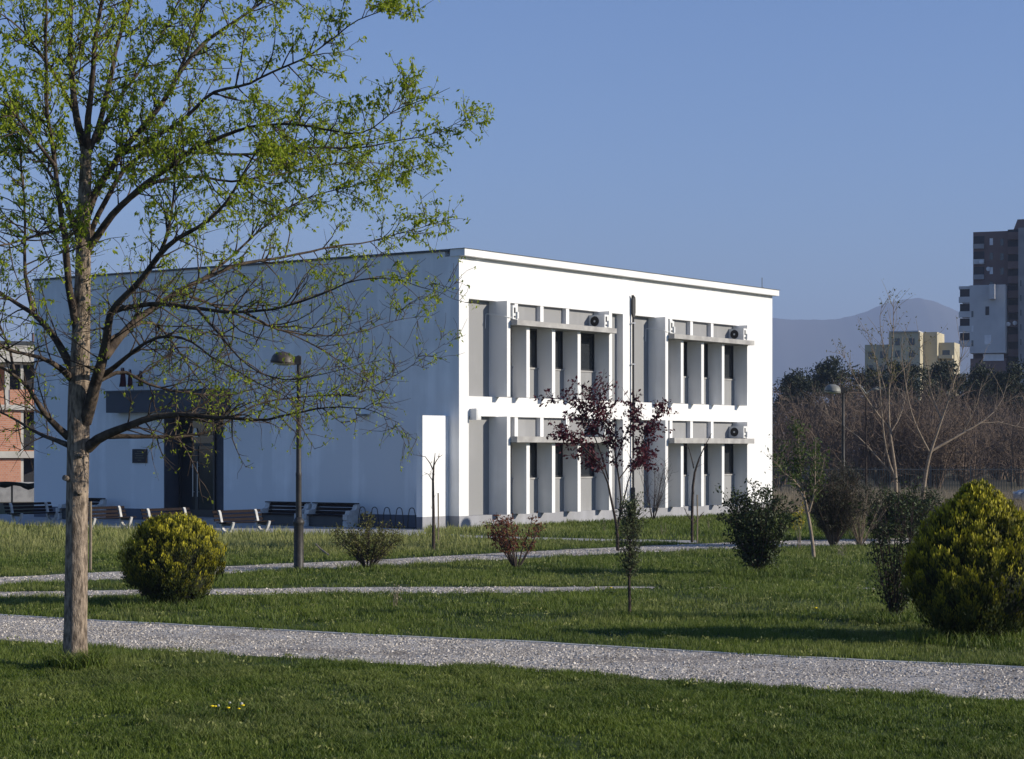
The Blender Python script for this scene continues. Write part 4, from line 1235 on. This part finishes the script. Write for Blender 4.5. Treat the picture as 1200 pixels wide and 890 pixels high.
small_tree('bare_tree', 'young bare tree with a low three way fork right of its upright twin', b_,
    [([(1081, 594, 4.6), (1082, 575, 4), (1085, 555, 3.6), (1088, 535, 3.3), (1091, 528, 3), (1098, 510, 2.4), (1103, 492, 2), (1112, 470, 1.6), (1118, 445, 1.2), (1126, 425, .8), (1130, 400, .35)], 0, 0),
     ([(1089, 530, 2.4), (1080, 512, 2), (1072, 498, 1.7), (1065, 475, 1.4), (1062, 455, 1), (1058, 430, .6), (1056, 400, .3)], 0, -1),
     ([(1091, 529, 3), (1110, 518, 2.4), (1128, 508, 2), (1150, 496, 1.6), (1163, 487, 1.2), (1175, 475, .8), (1180, 450, .3)], 0, 1),
     ([(1103, 492, 1.6), (1096, 475, 1.3), (1090, 455, 1), (1088, 430, .7), (1080, 405, .3)], 0, 1),
     ([(1112, 470, 1.2), (1122, 455, 1), (1135, 440, .7), (1150, 425, .3)], 0, -1),
     ([(1150, 496, 1.2), (1165, 494, 1), (1185, 497, .8), (1200, 505, .5), (1230, 500, .3)], .8, 1.5),
     ([(1128, 508, 1.1), (1138, 490, .9), (1146, 470, .7), (1150, 450, .3)], .5, -.5)],
    b_[1], M['leaf_olive'], M['bark_pale'], twig=2.8, tl=(.5, 1.8), nl=1.6, lsize=.12, fromq=.5, seed=12, rmul=.6, leaf_v=470, tup=.25, twr=.014)

# dark evergreens behind the thicket -------------------------------------------------------------
def evergreen(u, vt, vb, wpx, Y, label, seed):
    g = np.random.default_rng(seed)
    top = P(u, vt, Y)
    bs = np.array([top[0], Y, 0.0])
    hh = top[2]
    wd = wpx / F * Y
    r = thing('evergreen_tree', label, 'tree', bs, 'dark evergreens behind the thicket')
    tr, lf = MB(), MB()
    tr.tube([bs, bs + np.array([0, 0, hh * .5]), bs + np.array([.2, 0, hh * .93])], [.35, .22, .05], 7)
    nc = 74
    for k in range(nc):
        q = g.uniform(.30, 1)
        an = g.uniform(0, 2 * np.pi)
        rad = wd / 2 * math.sin(math.pi * min(.985, .10 + q * .885)) ** .55 * g.uniform(.25, 1.0)
        c = bs + np.array([math.cos(an) * rad, math.sin(an) * rad, q * hh * .97 + g.normal(0, .15)])
        cr = g.uniform(.5, 1.15) * wd * .14
        tr.tube([bs + np.array([0, 0, max(.5, c[2] - rad * .7)]), c], [.07, .02], 4, False)
        m = 110
        pp_ = c + unit(g.normal(0, 1, (m, 3))) * cr * g.uniform(.4, 1.1, (m, 1)) * np.array([1.2, 1.2, .75])
        leaves(lf, pp_, .42, g, -.2, .4)
    tr.build('trunk', M['bark_dark'], r)
    lf.build('crown', M['pine'], r)
for k, (u_, vt_, w_, Y_, lab) in enumerate((
    (934, 436, 44, 235, 'leftmost dark evergreen seen over the thicket beside the building'),
    (973, 421, 46, 240, 'rounded dark evergreen top rising behind the park lamp'),
    (1012, 428, 44, 245, 'dark evergreen in front of the left end of the yellow apartments'),
    (1062, 424, 50, 230, 'broad dark evergreen below the sunlit yellow apartments'),
    (1106, 424, 46, 240, 'dark evergreen between the yellow apartments and the tower'),
    (1150, 432, 46, 225, 'dark evergreen under the white wing of the tower'),
    (1192, 430, 52, 215, 'tall dark evergreen at the right edge below the tower'))):
    evergreen(u_, vt_, 560, w_ * 1.75, Y_, lab, 100 + k)

# brown winter thicket: one far-off mass of bare trees
th_ = MB()
g = np.random.default_rng(50)
protos = []
for k in range(4):
    m = MB()
    for s_ in range(5):
        an = g.uniform(0, 2 * np.pi)
        st = polyline((math.cos(an) * .3, math.sin(an) * .3, 0), (math.cos(an) * .35, math.sin(an) * .35, 1), g.uniform(5.5, 8.5), 7, .10, .03, g)
        m.tube(st, np.linspace(.13, .03, len(st)), 4, False)
        for _ in range(16):
            p, t, _l = along(st, g.uniform(.08, 1))
            b1 = polyline(p, side(t, g, .55, .1), g.uniform(1.2, 3.4), 5, .16, .03, g)
            m.tube(b1, np.linspace(.04, .015, len(b1)), 3, False)
            for _ in range(7):
                p2, t2, _l = along(b1, g.uniform(.15, 1))
                b2 = polyline(p2, side(t2, g, .6, .1), g.uniform(.5, 1.6), 3, .2, .03, g)
                m.tube(b2, np.linspace(.018, .009, len(b2)), 3, False)
    protos.append((np.vstack(m.v), [f for f in m.f]))
def put(proto, x, y, s_, rz_):
    V, Fs = proto
    c, sn = math.cos(rz_), math.sin(rz_)
    W = np.column_stack([(V[:, 0]*c - V[:, 1]*sn) * s_ + x, (V[:, 0]*sn + V[:, 1]*c) * s_ + y, V[:, 2] * s_])
    b0 = th_.n
    th_.v.append(W); th_.r.append(np.full(len(W), .5)); th_.t.append(np.zeros(len(W)))
    for f in Fs: th_.f.append(f + b0)
    th_.n += len(W)
for k in range(64):
    u_ = g.uniform(895, 1290)
    Y_ = g.uniform(135, 215)
    vtop = np.interp(u_, [900, 940, 1000, 1080, 1150, 1290], [455, 447, 448, 452, 458, 455]) + g.uniform(-4, 22)
    hh = H + (HV - vtop) / F * Y_
    put(protos[k % 4], (u_ - CX) / F * Y_, Y_, hh / 8.8, g.uniform(0, 6.28))
tag(th_.build('bare_thicket', M['twig_brown']), kind='stuff')


# ------------------------------------------------------------------ park furniture
def park_lamp(loc_, label):
    r = thing('park_lamp', label, 'lamp post', loc_, 'park lamp posts')
    m = MB(); m.lathe([(0, 0), (.135, 0), (.135, .05), (.118, .09), (.112, 1.05), (.118, 1.08), (.135, 1.12), (.135, 1.16), (.10, 1.21), (.072, 1.26), (0, 1.26)], (0, 0, 0), 18); m.build('base', M['lamp_metal'], r, True, True)
    m = MB()
    m.lathe([(.066, 1.24), (.066, 2.2), (.070, 2.22), (.070, 2.27), (.060, 2.30), (.056, 3.6), (.060, 3.62), (.060, 3.66), (.050, 3.68), (.046, 4.86), (.05, 4.88), (.05, 4.98), (0, 5.0)], (0, 0, 0), 14)
    m.build('pole', M['lamp_metal'], r, True, True)
    m = MB()
    m.box((-.22, -.05, 4.80), (-.03, .05, 4.92)); m.box((-.10, -.065, 4.78), (.06, .065, 4.97))
    m.build('arm', M['lamp_metal'], r, False, True)
    tilt = R(-6)
    def tl(V):
        x, y, z = V.T
        return np.column_stack([x * math.cos(tilt) - z * math.sin(tilt), y, x * math.sin(tilt) + z * math.cos(tilt)]) + np.array([-.37, 0, 4.80])
    m = MB()
    m.lathe([(.285, .0), (.29, .03), (.285, .06), (.262, .15), (.215, .215), (.14, .26), (.06, .28), (0, .283)], (0, 0, 0), 22, tl)
    sh_ = m.build('lamp_shade', M['lamp_grey'], r, True, True)
    m = MB(); m.lathe([(0, -.045), (.12, -.035), (.22, -.01), (.27, .012), (.27, .02), (0, .02)], (0, 0, 0), 22, tl); m.build('glass', M['lamp_glass'], sh_, True, True)
    m = MB(); m.lathe([(.288, .03), (.297, .03), (.297, .045), (.288, .045)], (0, 0, 0), 22, tl); m.build('rim', M['lamp_metal'], sh_, True, True)
    return r
la = park_lamp(G(350, 670), 'dark lamp post standing in front of the shaded wall behind the big tree')
la_shade = [c for c in la.children if c.name.startswith('lamp_shade')][0]
lb = copy_tree(la)
for c in lb.children:
    if c.name.startswith('lamp_shade'):
        c.data = c.data.copy()  # keeps the paler grey: sunlight on this head put into its colour
la_shade.data.materials[0] = nmat('brown_lamp_shade', (.075, .06, .048), (.045, .036, .03), 5, .5)
lb.location = G(988, 623); lb['label'] = 'lamp post with pale dome head before the brown thicket right of the building'

fs = thing('street_lamp', 'distant pale street lamp with two arms in front of the thicket', 'street lamp', G(1015, 592))
b_ = G(1015, 592); Yq = b_[1]
m = MB(); m.tube([b_, P(1015, 520, Yq), P(1015, 461, Yq)], [.06, .045, .035], 8); m.build('pole', M['bark_dark'], fs)
for (u_, v_) in ((1005, 452), (1026, 456)):
    m = MB(); m.tube([P(1015, 462, Yq), P((1015 + u_) / 2, (460 + v_) / 2 - 1, Yq), P(u_, v_, Yq)], .04, 6); m.build('arm', M['lamp_grey'], fs)
    m = MB(); c = P(u_, v_ + .5, Yq); m.lathe([(0, -.06), (.10, -.05), (.13, 0), (.09, .06), (0, .08)], c, 10, lambda V: V * np.array([1.5, .8, 1])); m.build('lamp_head', M['lamp_grey'], fs, True)

def slat_bench(label):
    r = thing('park_bench', label, 'bench', (0, 0, 0), 'slatted benches on the pavement edge')
    cl = np.array([(-.30, .80), (-.265, .72), (-.225, .58), (-.195, .44), (-.165, .30), (-.115, .17), (-.02, .09), (.10, .07), (.20, .12), (.275, .22), (.33, .34), (.365, .42)])
    th_ = .72 * np.array([.035, .05, .045, .055, .05, .055, .06, .06, .055, .05, .045, .03])
    tg = np.gradient(cl, axis=0); tg /= np.linalg.norm(tg, axis=1)[:, None]
    nn = np.column_stack([-tg[:, 1], tg[:, 0]])
    for x in (-.87, .87):
        m = MB()
        A_, B_ = cl + nn * th_[:, None], cl - nn * th_[:, None]
        for i in range(len(cl) - 1):
            q = [A_[i], A_[i+1], B_[i+1], B_[i]]
            m.prism(q, x - .05, x + .05)
        m.prism([(-.16, 0), (.22, 0), (.17, .09), (-.10, .09)], x - .055, x + .055)
        m.build('bench_end', M['conc_pale'], r, False, True)
    for y, z, t_ in ((-.335, .755, .09), (-.28, .62, .09), (-.245, .49, .09)):
        m = MB(); m.prism([(y - .012, z + t_/2), (y + .022, z + t_/2 - .005), (y + .042, z - t_/2), (y + .008, z - t_/2)], -1.16, 1.16); m.build('back_slat', M['slat'], r, False, True)
    for y, z in ((-.09, .385), (.03, .375), (.15, .38), (.27, .40)):
        m = MB(); m.box((-1.16, y - .045, z), (1.16, y + .045, z + .035)); m.build('seat_slat', M['slat'], r, False, True)
    m = MB()
    for x in (-.87, .87): m.box((x - .03, -.14, .30), (x + .03, .31, .372))
    m.build('bearer', M['flash'], r, False, True)
    return r
rzb = math.atan2(-.813, -.582)
bench = None
for (u0, v0, u1, v1, lab) in ((30, 615, 60, 613.5, 'slatted bench with white ends at the far left before the brick building'),
                              (114, 622, 147, 620, 'slatted bench with white ends just right of the big tree trunk'),
                              (191, 624.5, 224, 622.5, 'slatted bench with white ends peeking over the round golden thuja'),
                              (275, 627.5, 308, 625.5, 'slatted bench with white ends left of the lamp post, right of the round golden thuja')):
    c = (G(u0, v0) + G(u1, v1)) / 2
    c = G((u0 + u1) / 2 - 6, (v0 + v1) / 2)
    b_ = slat_bench(lab) if bench is None else copy_tree(bench)
    bench = bench or b_
    b_['label'] = lab
    b_.location = c + np.array([0, 0, .01])
    b_.rotation_euler = (0, 0, rzb)

def wall_bench(label):
    r = thing('concrete_bench', label, 'bench', (0, 0, 0), 'concrete ended benches along the shaded wall')
    for x in (-.98, .98):
        m = MB()
        m.prism([(-.34, 0), (.36, 0), (.36, .20), (.31, .24), (.36, .28), (.36, .46), (.24, .46), (.20, .60), (-.06, .60), (-.16, .64), (-.24, .80), (-.40, .82), (-.40, .74)], x - .10, x + .10)
        m.build('bench_end', M['conc_pale'], r, False, True)
    for k, (y, z) in enumerate(((-.30, .77), (-.25, .64), (-.20, .51))):
        m = MB(); m.prism([(y - .02, z + .055), (y + .015, z + .05), (y + .05, z - .055), (y + .015, z - .055)], -.88, .88); m.build('back_slat', M['slat'], r, False, True)
    m = MB(); m.prism([(-.34, .83), (-.20, .83), (-.20, .87), (-.34, .87)], -1.08, 1.08); m.build('top_rail', M['slat'], r, False, True)
    for y in (-.10, .02, .14, .26):
        m = MB(); m.box((-.88, y - .05, .40), (.88, y + .05, .44)); m.build('seat_slat', M['slat'], r, False, True)
    m = MB(); m.box((-.88, -.2, .02), (.88, .2, .38)); m.build('plinth_block', M['flash'], r, False, True)
    return r
wbench = None
for (u_, v_, lab) in ((5.75, 0, 'dark concrete ended bench against the shaded wall directly behind the lamp post'), (3.91, 0, 'dark concrete ended bench against the shaded wall nearest the bicycle rack'), (14.33, 0, 'dark concrete ended bench at the shaded wall mostly hidden by the big tree trunk')):
    b_ = wall_bench(lab) if wbench is None else copy_tree(wbench)
    wbench = wbench or b_
    b_['label'] = lab
    b_.location = lp(-.95, -u_, .008)
    b_.rotation_euler = (0, 0, math.atan2(.582, -.813))

# bicycle rack: five tall hoops on a rail
bk = thing('bicycle_rack', 'dark bicycle rack of thin upright hoops on the pavement by the shaded wall', 'bicycle rack', lp(-.8, -2.4, 0))
hoops = [lp(-.8, -d_, .008) for d_ in (1.05, 1.50, 1.95, 2.40, 2.85)]
dn = np.array([NX[0], NX[1], 0])
for c in hoops:
    m = MB()
    hw, hh = .17, .74
    pts = [c - dn * hw * 1.15, c - dn * hw + np.array([0, 0, .4])] + [c - dn * hw * math.cos(a) * (.75) + np.array([0, 0, hh - .13 + .13 * math.sin(a)]) for a in np.linspace(0, np.pi, 9)] + [c + dn * hw + np.array([0, 0, .4]), c + dn * hw * 1.15]
    m.tube(pts, .016, 6); m.build('hoop', M['lamp_metal'], bk)
m = MB(); m.tube([hoops[0] + dn * .3 + np.array([0, 0, .025]), hoops[-1] - dn * .3 + np.array([0, 0, .025])], .025, 6); m.build('rail', M['lamp_metal'], bk)

# parked car cut by the right edge
ct = G(1196, 594)
car = thing('parked_car', 'dark grey car parked beyond the large golden thuja at the right edge', 'car', ct + np.array([2.1, .9, 0]))
m = MB()
yc = ct[1]
prof = [(0, .35), (.03, .62), (.25, .78), (1.0, .92), (1.65, 1.40), (2.0, 1.47), (3.0, 1.45), (3.75, 1.05), (4.15, .98), (4.22, .6), (4.2, .3), (.1, .28)]
pr = np.array([(ct[0] + a, b) for a, b in prof])
n = len(pr)
V = []
for yy, kx, kz in ((yc, .97, .97), (yc + .12, 1, 1), (yc + 1.58, 1, 1), (yc + 1.7, .97, .97)):
    xm = ct[0] + 2.1
    V.append(np.column_stack([xm + (pr[:, 0] - xm) * kx, np.full(n, yy), .28 + (pr[:, 1] - .28) * kz]))
V = np.vstack(V)
m.add(V, [[j*n+i, j*n+(i+1) % n, (j+1)*n+(i+1) % n, (j+1)*n+i] for j in range(3) for i in range(n)])
m.f.append(np.array([list(range(n))[::-1]])); m.f.append(np.array([list(range(3*n, 4*n))]))
m.build('body', nmat('dark_car_paint', (.14, .15, .17), (.12, .13, .15), 1, .3, 0, 1, .5), car)
for x0, x1 in ((1.25, 2.1), (2.2, 3.3)):
    m = MB(); m.box((ct[0] + x0, yc - .012, 1.0), (ct[0] + x1, yc + .02, 1.34)); m.build('window', M['glass'], car)
for x in (.8, 3.4):
    for yy in (yc + .02, yc + 1.5):
        m = MB(); m.lathe([(0, -.1), (.31, -.1), (.33, -.06), (.33, .06), (.31, .1), (0, .1)], (ct[0] + x, yy + .08, .33), 18, lambda V: V[:, [0, 2, 1]]); wh = m.build('wheel', M['black'], car, True)
        m = MB(); m.lathe([(0, -.11), (.2, -.108), (.2, .108), (0, .11)], (ct[0] + x, yy + .08, .33), 14, lambda V: V[:, [0, 2, 1]]); m.build('rim', M['steel'], wh, True)
for yy in (yc + .15, yc + 1.3):
    m = MB(); m.box((ct[0] - .005, yy, .60), (ct[0] + .16, yy + .26, .72)); m.build('headlight', M['white_metal'], car)

# far dark fence behind the dry field
fc = thing('metal_fence', 'dark green metal fence running along the foot of the thicket', 'fence', G(1100, 580))
Yf = 126.0
xa, xb = (900 - CX) / F * Yf, (1290 - CX) / F * Yf
m = MB()
for x in np.arange(xa, xb, .16): m.box((x, Yf - .01, .1), (x + .03, Yf + .01, 1.75))
tag(m.build('pickets', nmat('dark_green_fence_paint', (.02, .035, .035), None, 3, .6), fc), kind='stuff')
for z in (.25, 1.6):
    m = MB(); m.box((xa, Yf - .03, z), (xb, Yf - .012, z + .05)); m.build('rail', M['flash'], fc)
for x in np.arange(xa, xb, 2.5):
    m = MB(); m.box((x, Yf + .012, 0), (x + .07, Yf + .08, 1.85)); m.build('post', M['flash'], fc)

# sagging site sheet by the brick building
tp = thing('tarpaulin', 'grey green tarpaulin sagging on poles before the brick building', 'tarpaulin', G(20, 592))
Yp = 106.0
pl = [(-20, 561), (14, 567), (41, 563)]
m = MB()
V = []
for j in range(5):
    for i in range(17):
        u_ = -30 + 72 * i / 16
        v_ = 565 - 2.5 * abs(math.sin((u_ + 20) / 17)) + 2
        V.append(P(u_, v_ + j * 1.3 + (2 if j == 4 else 0) * math.sin(i), Yp + (j - 2) * .5))
m.add(V, [[j*17+i, j*17+i+1, (j+1)*17+i+1, (j+1)*17+i] for j in range(4) for i in range(16)])
ts_ = m.build('sheet', nmat('grey_green_sheet', (.12, .15, .14), (.08, .10, .10), .8, .8), tp, True)
md = ts_.modifiers.new('thick', 'SOLIDIFY'); md.thickness = .02
for u_, _v in pl:
    m = MB(); q = P(u_, 568, Yp); m.tube([(q[0], Yp, 0), (q[0], Yp, q[2])], .05, 6); m.build('pole', M['wood'], tp)

# fallen stick
a_, b_ = G(370, 646), G(386, 654)
sk = thing('fallen_stick', 'pale fallen stick lying in the grass right of the lamp post', 'stick', (a_ + b_) / 2)
m = MB(); m.tube([a_ + np.array([0, 0, .2]), (a_ * .6 + b_ * .4) + np.array([0, 0, .12]), b_ + np.array([0, 0, .06])], [.018, .026, .03], 6); m.build('branch', M['bark_pale'], sk)
m = MB(); c = a_ * .6 + b_ * .4 + np.array([0, 0, .12]); m.tube([c, c + np.array([-.1, .1, .09])], [.016, .008], 5); m.build('twig', M['bark_pale'], sk)

# dandelions
def dandelion(label, seedhead=False):
    g = np.random.default_rng(4)
    r = thing('dandelion', label, 'flower', (0, 0, 0), 'dandelions in the lawn')
    m = MB(); m.tube([(0, 0, 0), (.005, .01, .06), (.0, .012, .115)], [.005, .004, .0035], 6); m.build('stem', M['leaf_mid'], r, False, True)
    m = MB()
    if seedhead: m.lathe([(0, -.022), (.018, -.014), (.024, 0), (.018, .014), (0, .022)], (0, .012, .13), 10)
    else: m.lathe([(0, -.006), (.012, -.004), (.026, .006), (.024, .013), (.01, .016), (0, .016)], (0, .012, .118), 12)
    m.build('flower_head', M['petal_white'] if seedhead else M['petal'], r, True, True)
    m = MB()
    for k in range(9):
        an = k * .7 + g.uniform(0, .3); d = np.array([math.cos(an), math.sin(an)]); n_ = np.array([-d[1], d[0]])
        L = g.uniform(.08, .15)
        V = [(*(d * q * L + n_ * sg * wq), hq) for q, wq, hq in ((0, .006, .01), (.35, .014, .05), (.7, .018, .06), (1, .002, .04)) for sg in (-1, 1)]
        m.add(V, [[2*i, 2*i+1, 2*i+3, 2*i+2] for i in range(3)])
    m.build('leaf_rosette', M['leaf_mid'], r, False, True)
    return r
dn0 = dandelion('yellow dandelion in the clump on the front lawn')
dn1 = dandelion('white dandelion seed head in the clump on the front lawn', True)
for k, (u_, v_, lab) in enumerate(((248, 841, None), (253, 839, None), (268, 842, None), (279, 841, None), (283, 840, None), (956, 723, 'lone yellow dandelion between the paths left of the holly shrub'), (1060, 745, 'yellow dandelion at the foot of the large golden thuja'), (716, 697, 'yellow dandelion beside the stem of the egg shaped sapling'))):
    o = dn0 if k == 0 else copy_tree(dn0)
    o.location = G(u_, v_)
    o.rotation_euler = (0, 0, k * 1.3)
    o.scale = [.95, .8, .9, .75, .95, 1.2, 1.2, 1.1][k:k+1] * 3
    o['label'] = lab or 'yellow dandelion in the clump on the front lawn'
for k, (u_, v_) in enumerate(((256, 836), (270, 834), (284, 836))):
    o = dn1 if k == 0 else copy_tree(dn1)
    o.location = G(u_, v_); o.scale = (.62 + .08 * k,) * 3; o.rotation_euler = (0, 0, k)
    o['label'] = 'white dandelion seed head in the clump on the front lawn'

# ------------------------------------------------------------------ lawn and loose gravel (numpy meshes)
g = np.random.default_rng(99)
def proj(X, Y): return CX + F * X / Y, HV + F * H / Y
def in_path(X, Y, grow=0.0):
    u, v = proj(X, Y)
    bad = np.zeros(len(X), bool)
    wob = nz(X * 4.1, Y * 4.3, 6)
    for tab, e in ((PATH1, .6), (PATH2, .5), (PATH3, 1.2), (PAVE, .2)):
        a = np.interp(u, tab[:, 0], tab[:, 1], left=0, right=0); b = np.interp(u, tab[:, 0], tab[:, 2], left=-1, right=-1)
        px_ = e * wob * 1.2
        bad |= (v > a + px_ + grow) & (v < b - px_ * .8 - grow)
    return bad
def in_building(X, Y):
    q = np.column_stack([X, Y]) / S - P0
    t, d = q @ AX, q @ NX
    return ((t > -.02) & (d < .05)) | ((t > -1.3) & (d < -.3) & (d > -.6))
def scatter(Y0, Y1, dens, mu=170):
    x1 = (600 + mu) / F * Y1
    n = int((Y1 - Y0) * 2 * x1 * dens)
    X = g.uniform(-x1, x1, n); Y = g.uniform(Y0, Y1, n)
    k = np.abs(X) < (600 + mu) / F * Y
    X, Y = X[k], Y[k]
    k = ~in_path(X, Y) & ~in_building(X, Y)
    return X[k], Y[k]
lawn = MB()
def blades(X, Y, h, wd, segs, dry):
    n = len(X)
    an = g.uniform(0, 2 * np.pi, n)
    lean = g.uniform(.15, .95, n) * h
    an2 = g.uniform(0, 2 * np.pi, n)
    bx_, by_ = np.cos(an), np.sin(an)
    lx, ly = np.cos(an2) * lean, np.sin(an2) * lean
    tint = np.clip(.45 + .38 * nz(X * 1.1, Y * .9, 3) + g.normal(0, .22, n), 0, 1)
    z0 = np.full(n, -.005)
    if segs == 2:
        V = np.stack([np.stack([X - bx_*wd/2, Y - by_*wd/2, z0], 1), np.stack([X + bx_*wd/2, Y + by_*wd/2, z0], 1),
                      np.stack([X + lx*.3 + bx_*wd*.4, Y + ly*.3 + by_*wd*.4, h*.6], 1), np.stack([X + lx*.3 - bx_*wd*.4, Y + ly*.3 - by_*wd*.4, h*.6], 1),
                      np.stack([X + lx, Y + ly, h*.95], 1)], 1).reshape(-1, 3)
        i = np.arange(n)[:, None] * 5
        lawn.add(V, i + np.array([[0, 1, 2, 3]]), np.repeat(tint, 5), np.stack([dry*0, dry*0, dry*.4, dry*.4, dry], 1).ravel())
        lawn.f.append(i + (lawn.n - len(V)) + np.array([[3, 2, 4]]))
    else:
        V = np.stack([np.stack([X - bx_*wd/2, Y - by_*wd/2, z0], 1), np.stack([X + bx_*wd/2, Y + by_*wd/2, z0], 1), np.stack([X + lx*.7, Y + ly*.7, h], 1)], 1).reshape(-1, 3)
        i = np.arange(n)[:, None] * 3
        lawn.add(V, i + np.array([[0, 1, 2]]), np.repeat(tint, 3), np.stack([dry*.2, dry*.2, dry], 1).ravel())
def clump(X, Y, k=0): return np.clip(.5 + .35 * nz(X * 1.3, Y * 1.1, k + 5) + .4 * nz(X * 4.3, Y * 3.6, k) + .3 * nz(X * 11.1, Y * 9.7, k + 2), 0, 1.2)
for (Y0, Y1, dens, hlo, hhi, wd, segs) in ((17.2, 26.5, 2600, .03, .10, .0095, 2), (26.5, 33, 1400, .035, .10, .012, 1), (33, 48, 600, .04, .12, .018, 1), (48, 62, 340, .05, .14, .026, 1), (62, 92, 160, .06, .17, .036, 1)):
    X, Y = scatter(Y0, Y1, dens)
    c = clump(X, Y)
    bare = (nz(X * .8, Y * .55, 12) > .62) & (Y > 30)
    edge = in_path(X, Y, -2.2) & (nz(X * 2.2, Y * 1.7, 14) > .0)
    kk = g.uniform(0, 1, len(X)) < (.25 + .95 * c) * np.where(bare, .35, 1) * np.where(edge, .25, 1)
    X, Y, c = X[kk], Y[kk], c[kk]
    u, v = proj(X, Y)
    # tall weedy seeded strip in front of the building, left of the right bay
    tall = np.clip((Y - 53) / 6, 0, 1) * np.clip((700 - u) / 200, 0, 1)
    h = (hlo + (hhi - hlo) * c) * g.uniform(.6, 1.25, len(X)) * (1 + 1.0 * tall * (g.uniform(0, 1, len(X)) < .5))
    dry = np.clip(g.normal(.12, .14, len(X)) + 1.25 * tall * g.uniform(.1, 1, len(X)) + .18 * (nz(X * .5, Y * .6, 9) > .25), 0, 1)
    blades(X, Y, h, np.full(len(X), wd) * g.uniform(.7, 1.4, len(X)), segs, dry)
# rough tufts: at the tree foot, under shrubs, along the kerb
for (cx, cy, rad, nn_, hh) in [(*G(88, 785)[:2], .40, 1500, .26), (*G(1141, 752)[:2], 1.2, 1500, .22), (*G(204, 712)[:2], 1.1, 1100, .16), (*G(889, 676)[:2], 1.1, 1000, .25), (*G(1049, 730)[:2], .7, 700, .22), (*G(265, 840)[:2], .5, 500, .13), (*G(738, 726)[:2], .4, 250, .15), (*G(605, 670)[:2], .6, 350, .15), (*G(431, 669)[:2], .7, 400, .2), (*G(350, 671)[:2], .4, 250, .15)]:
    an = g.uniform(0, 6.28, nn_); rr_ = rad * np.sqrt(g.uniform(.03, 1, nn_))
    X, Y = cx + rr_ * np.cos(an), cy + rr_ * np.sin(an)
    k = ~in_path(X, Y); X, Y = X[k], Y[k]
    blades(X, Y, hh * g.uniform(.4, 1.2, len(X)), np.full(len(X), .014), 2, np.clip(g.normal(.15, .2, len(X)), 0, 1))
# broad leaved weeds scattered through the lawn
X, Y = scatter(17.5, 60, 1.6)
wl_ = [np.column_stack([X + g.normal(0, .05, len(X)), Y + g.normal(0, .05, len(X)), np.full(len(X), .05)]) for _ in range(10)]
leaves(lawn, np.vstack(wl_), .05, g, -.5, .5)
tag(lawn.build('lawn_grass', M['grass']), kind='stuff')

lawn = MB()
n = 42000
u = g.uniform(895, 1330, n); Y = g.uniform(88, 124, n)
X = (u - CX) / F * Y
blades(X, Y, (.25 + .5 * clump(X * .3, Y * .3, 4)) * g.uniform(.5, 1.2, n), np.full(n, .035), 1, np.zeros(n))
tag(lawn.build('dry_grass', M['drygrass']), kind='stuff')

# loose stones on the paths
pb = MB()
tmpl = np.array([[1, 0, 0], [-.5, .87, 0], [-.5, -.87, 0], [.1, 0, .75], [-.8, .1, .5]])
for tab, (Y0, Y1), n, s0, out in ((PATH1, (22, 37), 190000, .0125, .9), (PATH2, (36, 66), 170000, .017, 1.0), (PATH3, (37, 44), 60000, .016, 1.6)):
    Y = g.uniform(Y0, Y1, n); X = g.uniform(-1, 1, n) * 760 / F * Y
    u, v = proj(X, Y)
    a = np.interp(u, tab[:, 0], tab[:, 1], left=1e4); b = np.interp(u, tab[:, 0], tab[:, 2], left=0)
    wob = nz(X * 3.1, Y * 3.3, 6) + 1.1 * nz(X * 9, Y * 8, 1)
    k = (v > a + .4 + .5 * wob) & (v < b + out * wob + .6)
    k &= (g.uniform(0, 1, n) < .30 + .7 * np.clip(.5 + nz(X * 1.2, Y * 1.5, 2), 0, 1))
    X, Y = X[k], Y[k]; n = len(X)
    sz = np.minimum(np.exp(g.normal(math.log(s0), .36, n)), s0 * 2.2)
    jit = 1 + g.normal(0, .22, (n, 5, 3))
    an = g.uniform(0, 6.28, n)
    ca, sa = np.cos(an)[:, None], np.sin(an)[:, None]
    T = tmpl[None] * jit
    V = np.stack([(T[:, :, 0] * ca - T[:, :, 1] * sa) * sz[:, None] + X[:, None], (T[:, :, 0] * sa + T[:, :, 1] * ca) * sz[:, None] + Y[:, None], T[:, :, 2] * sz[:, None] + .003], -1).reshape(-1, 3)
    i = np.arange(n)[:, None] * 5
    pb.add(V, np.concatenate([i + np.array([q]) for q in ((0, 1, 3), (1, 4, 3), (1, 2, 4), (2, 0, 3), (2, 3, 4))]), np.repeat(np.clip(g.normal(.58, .36, n), 0, 1), 5))
tag(pb.build('loose_gravel', M['pebble']), kind='stuff')
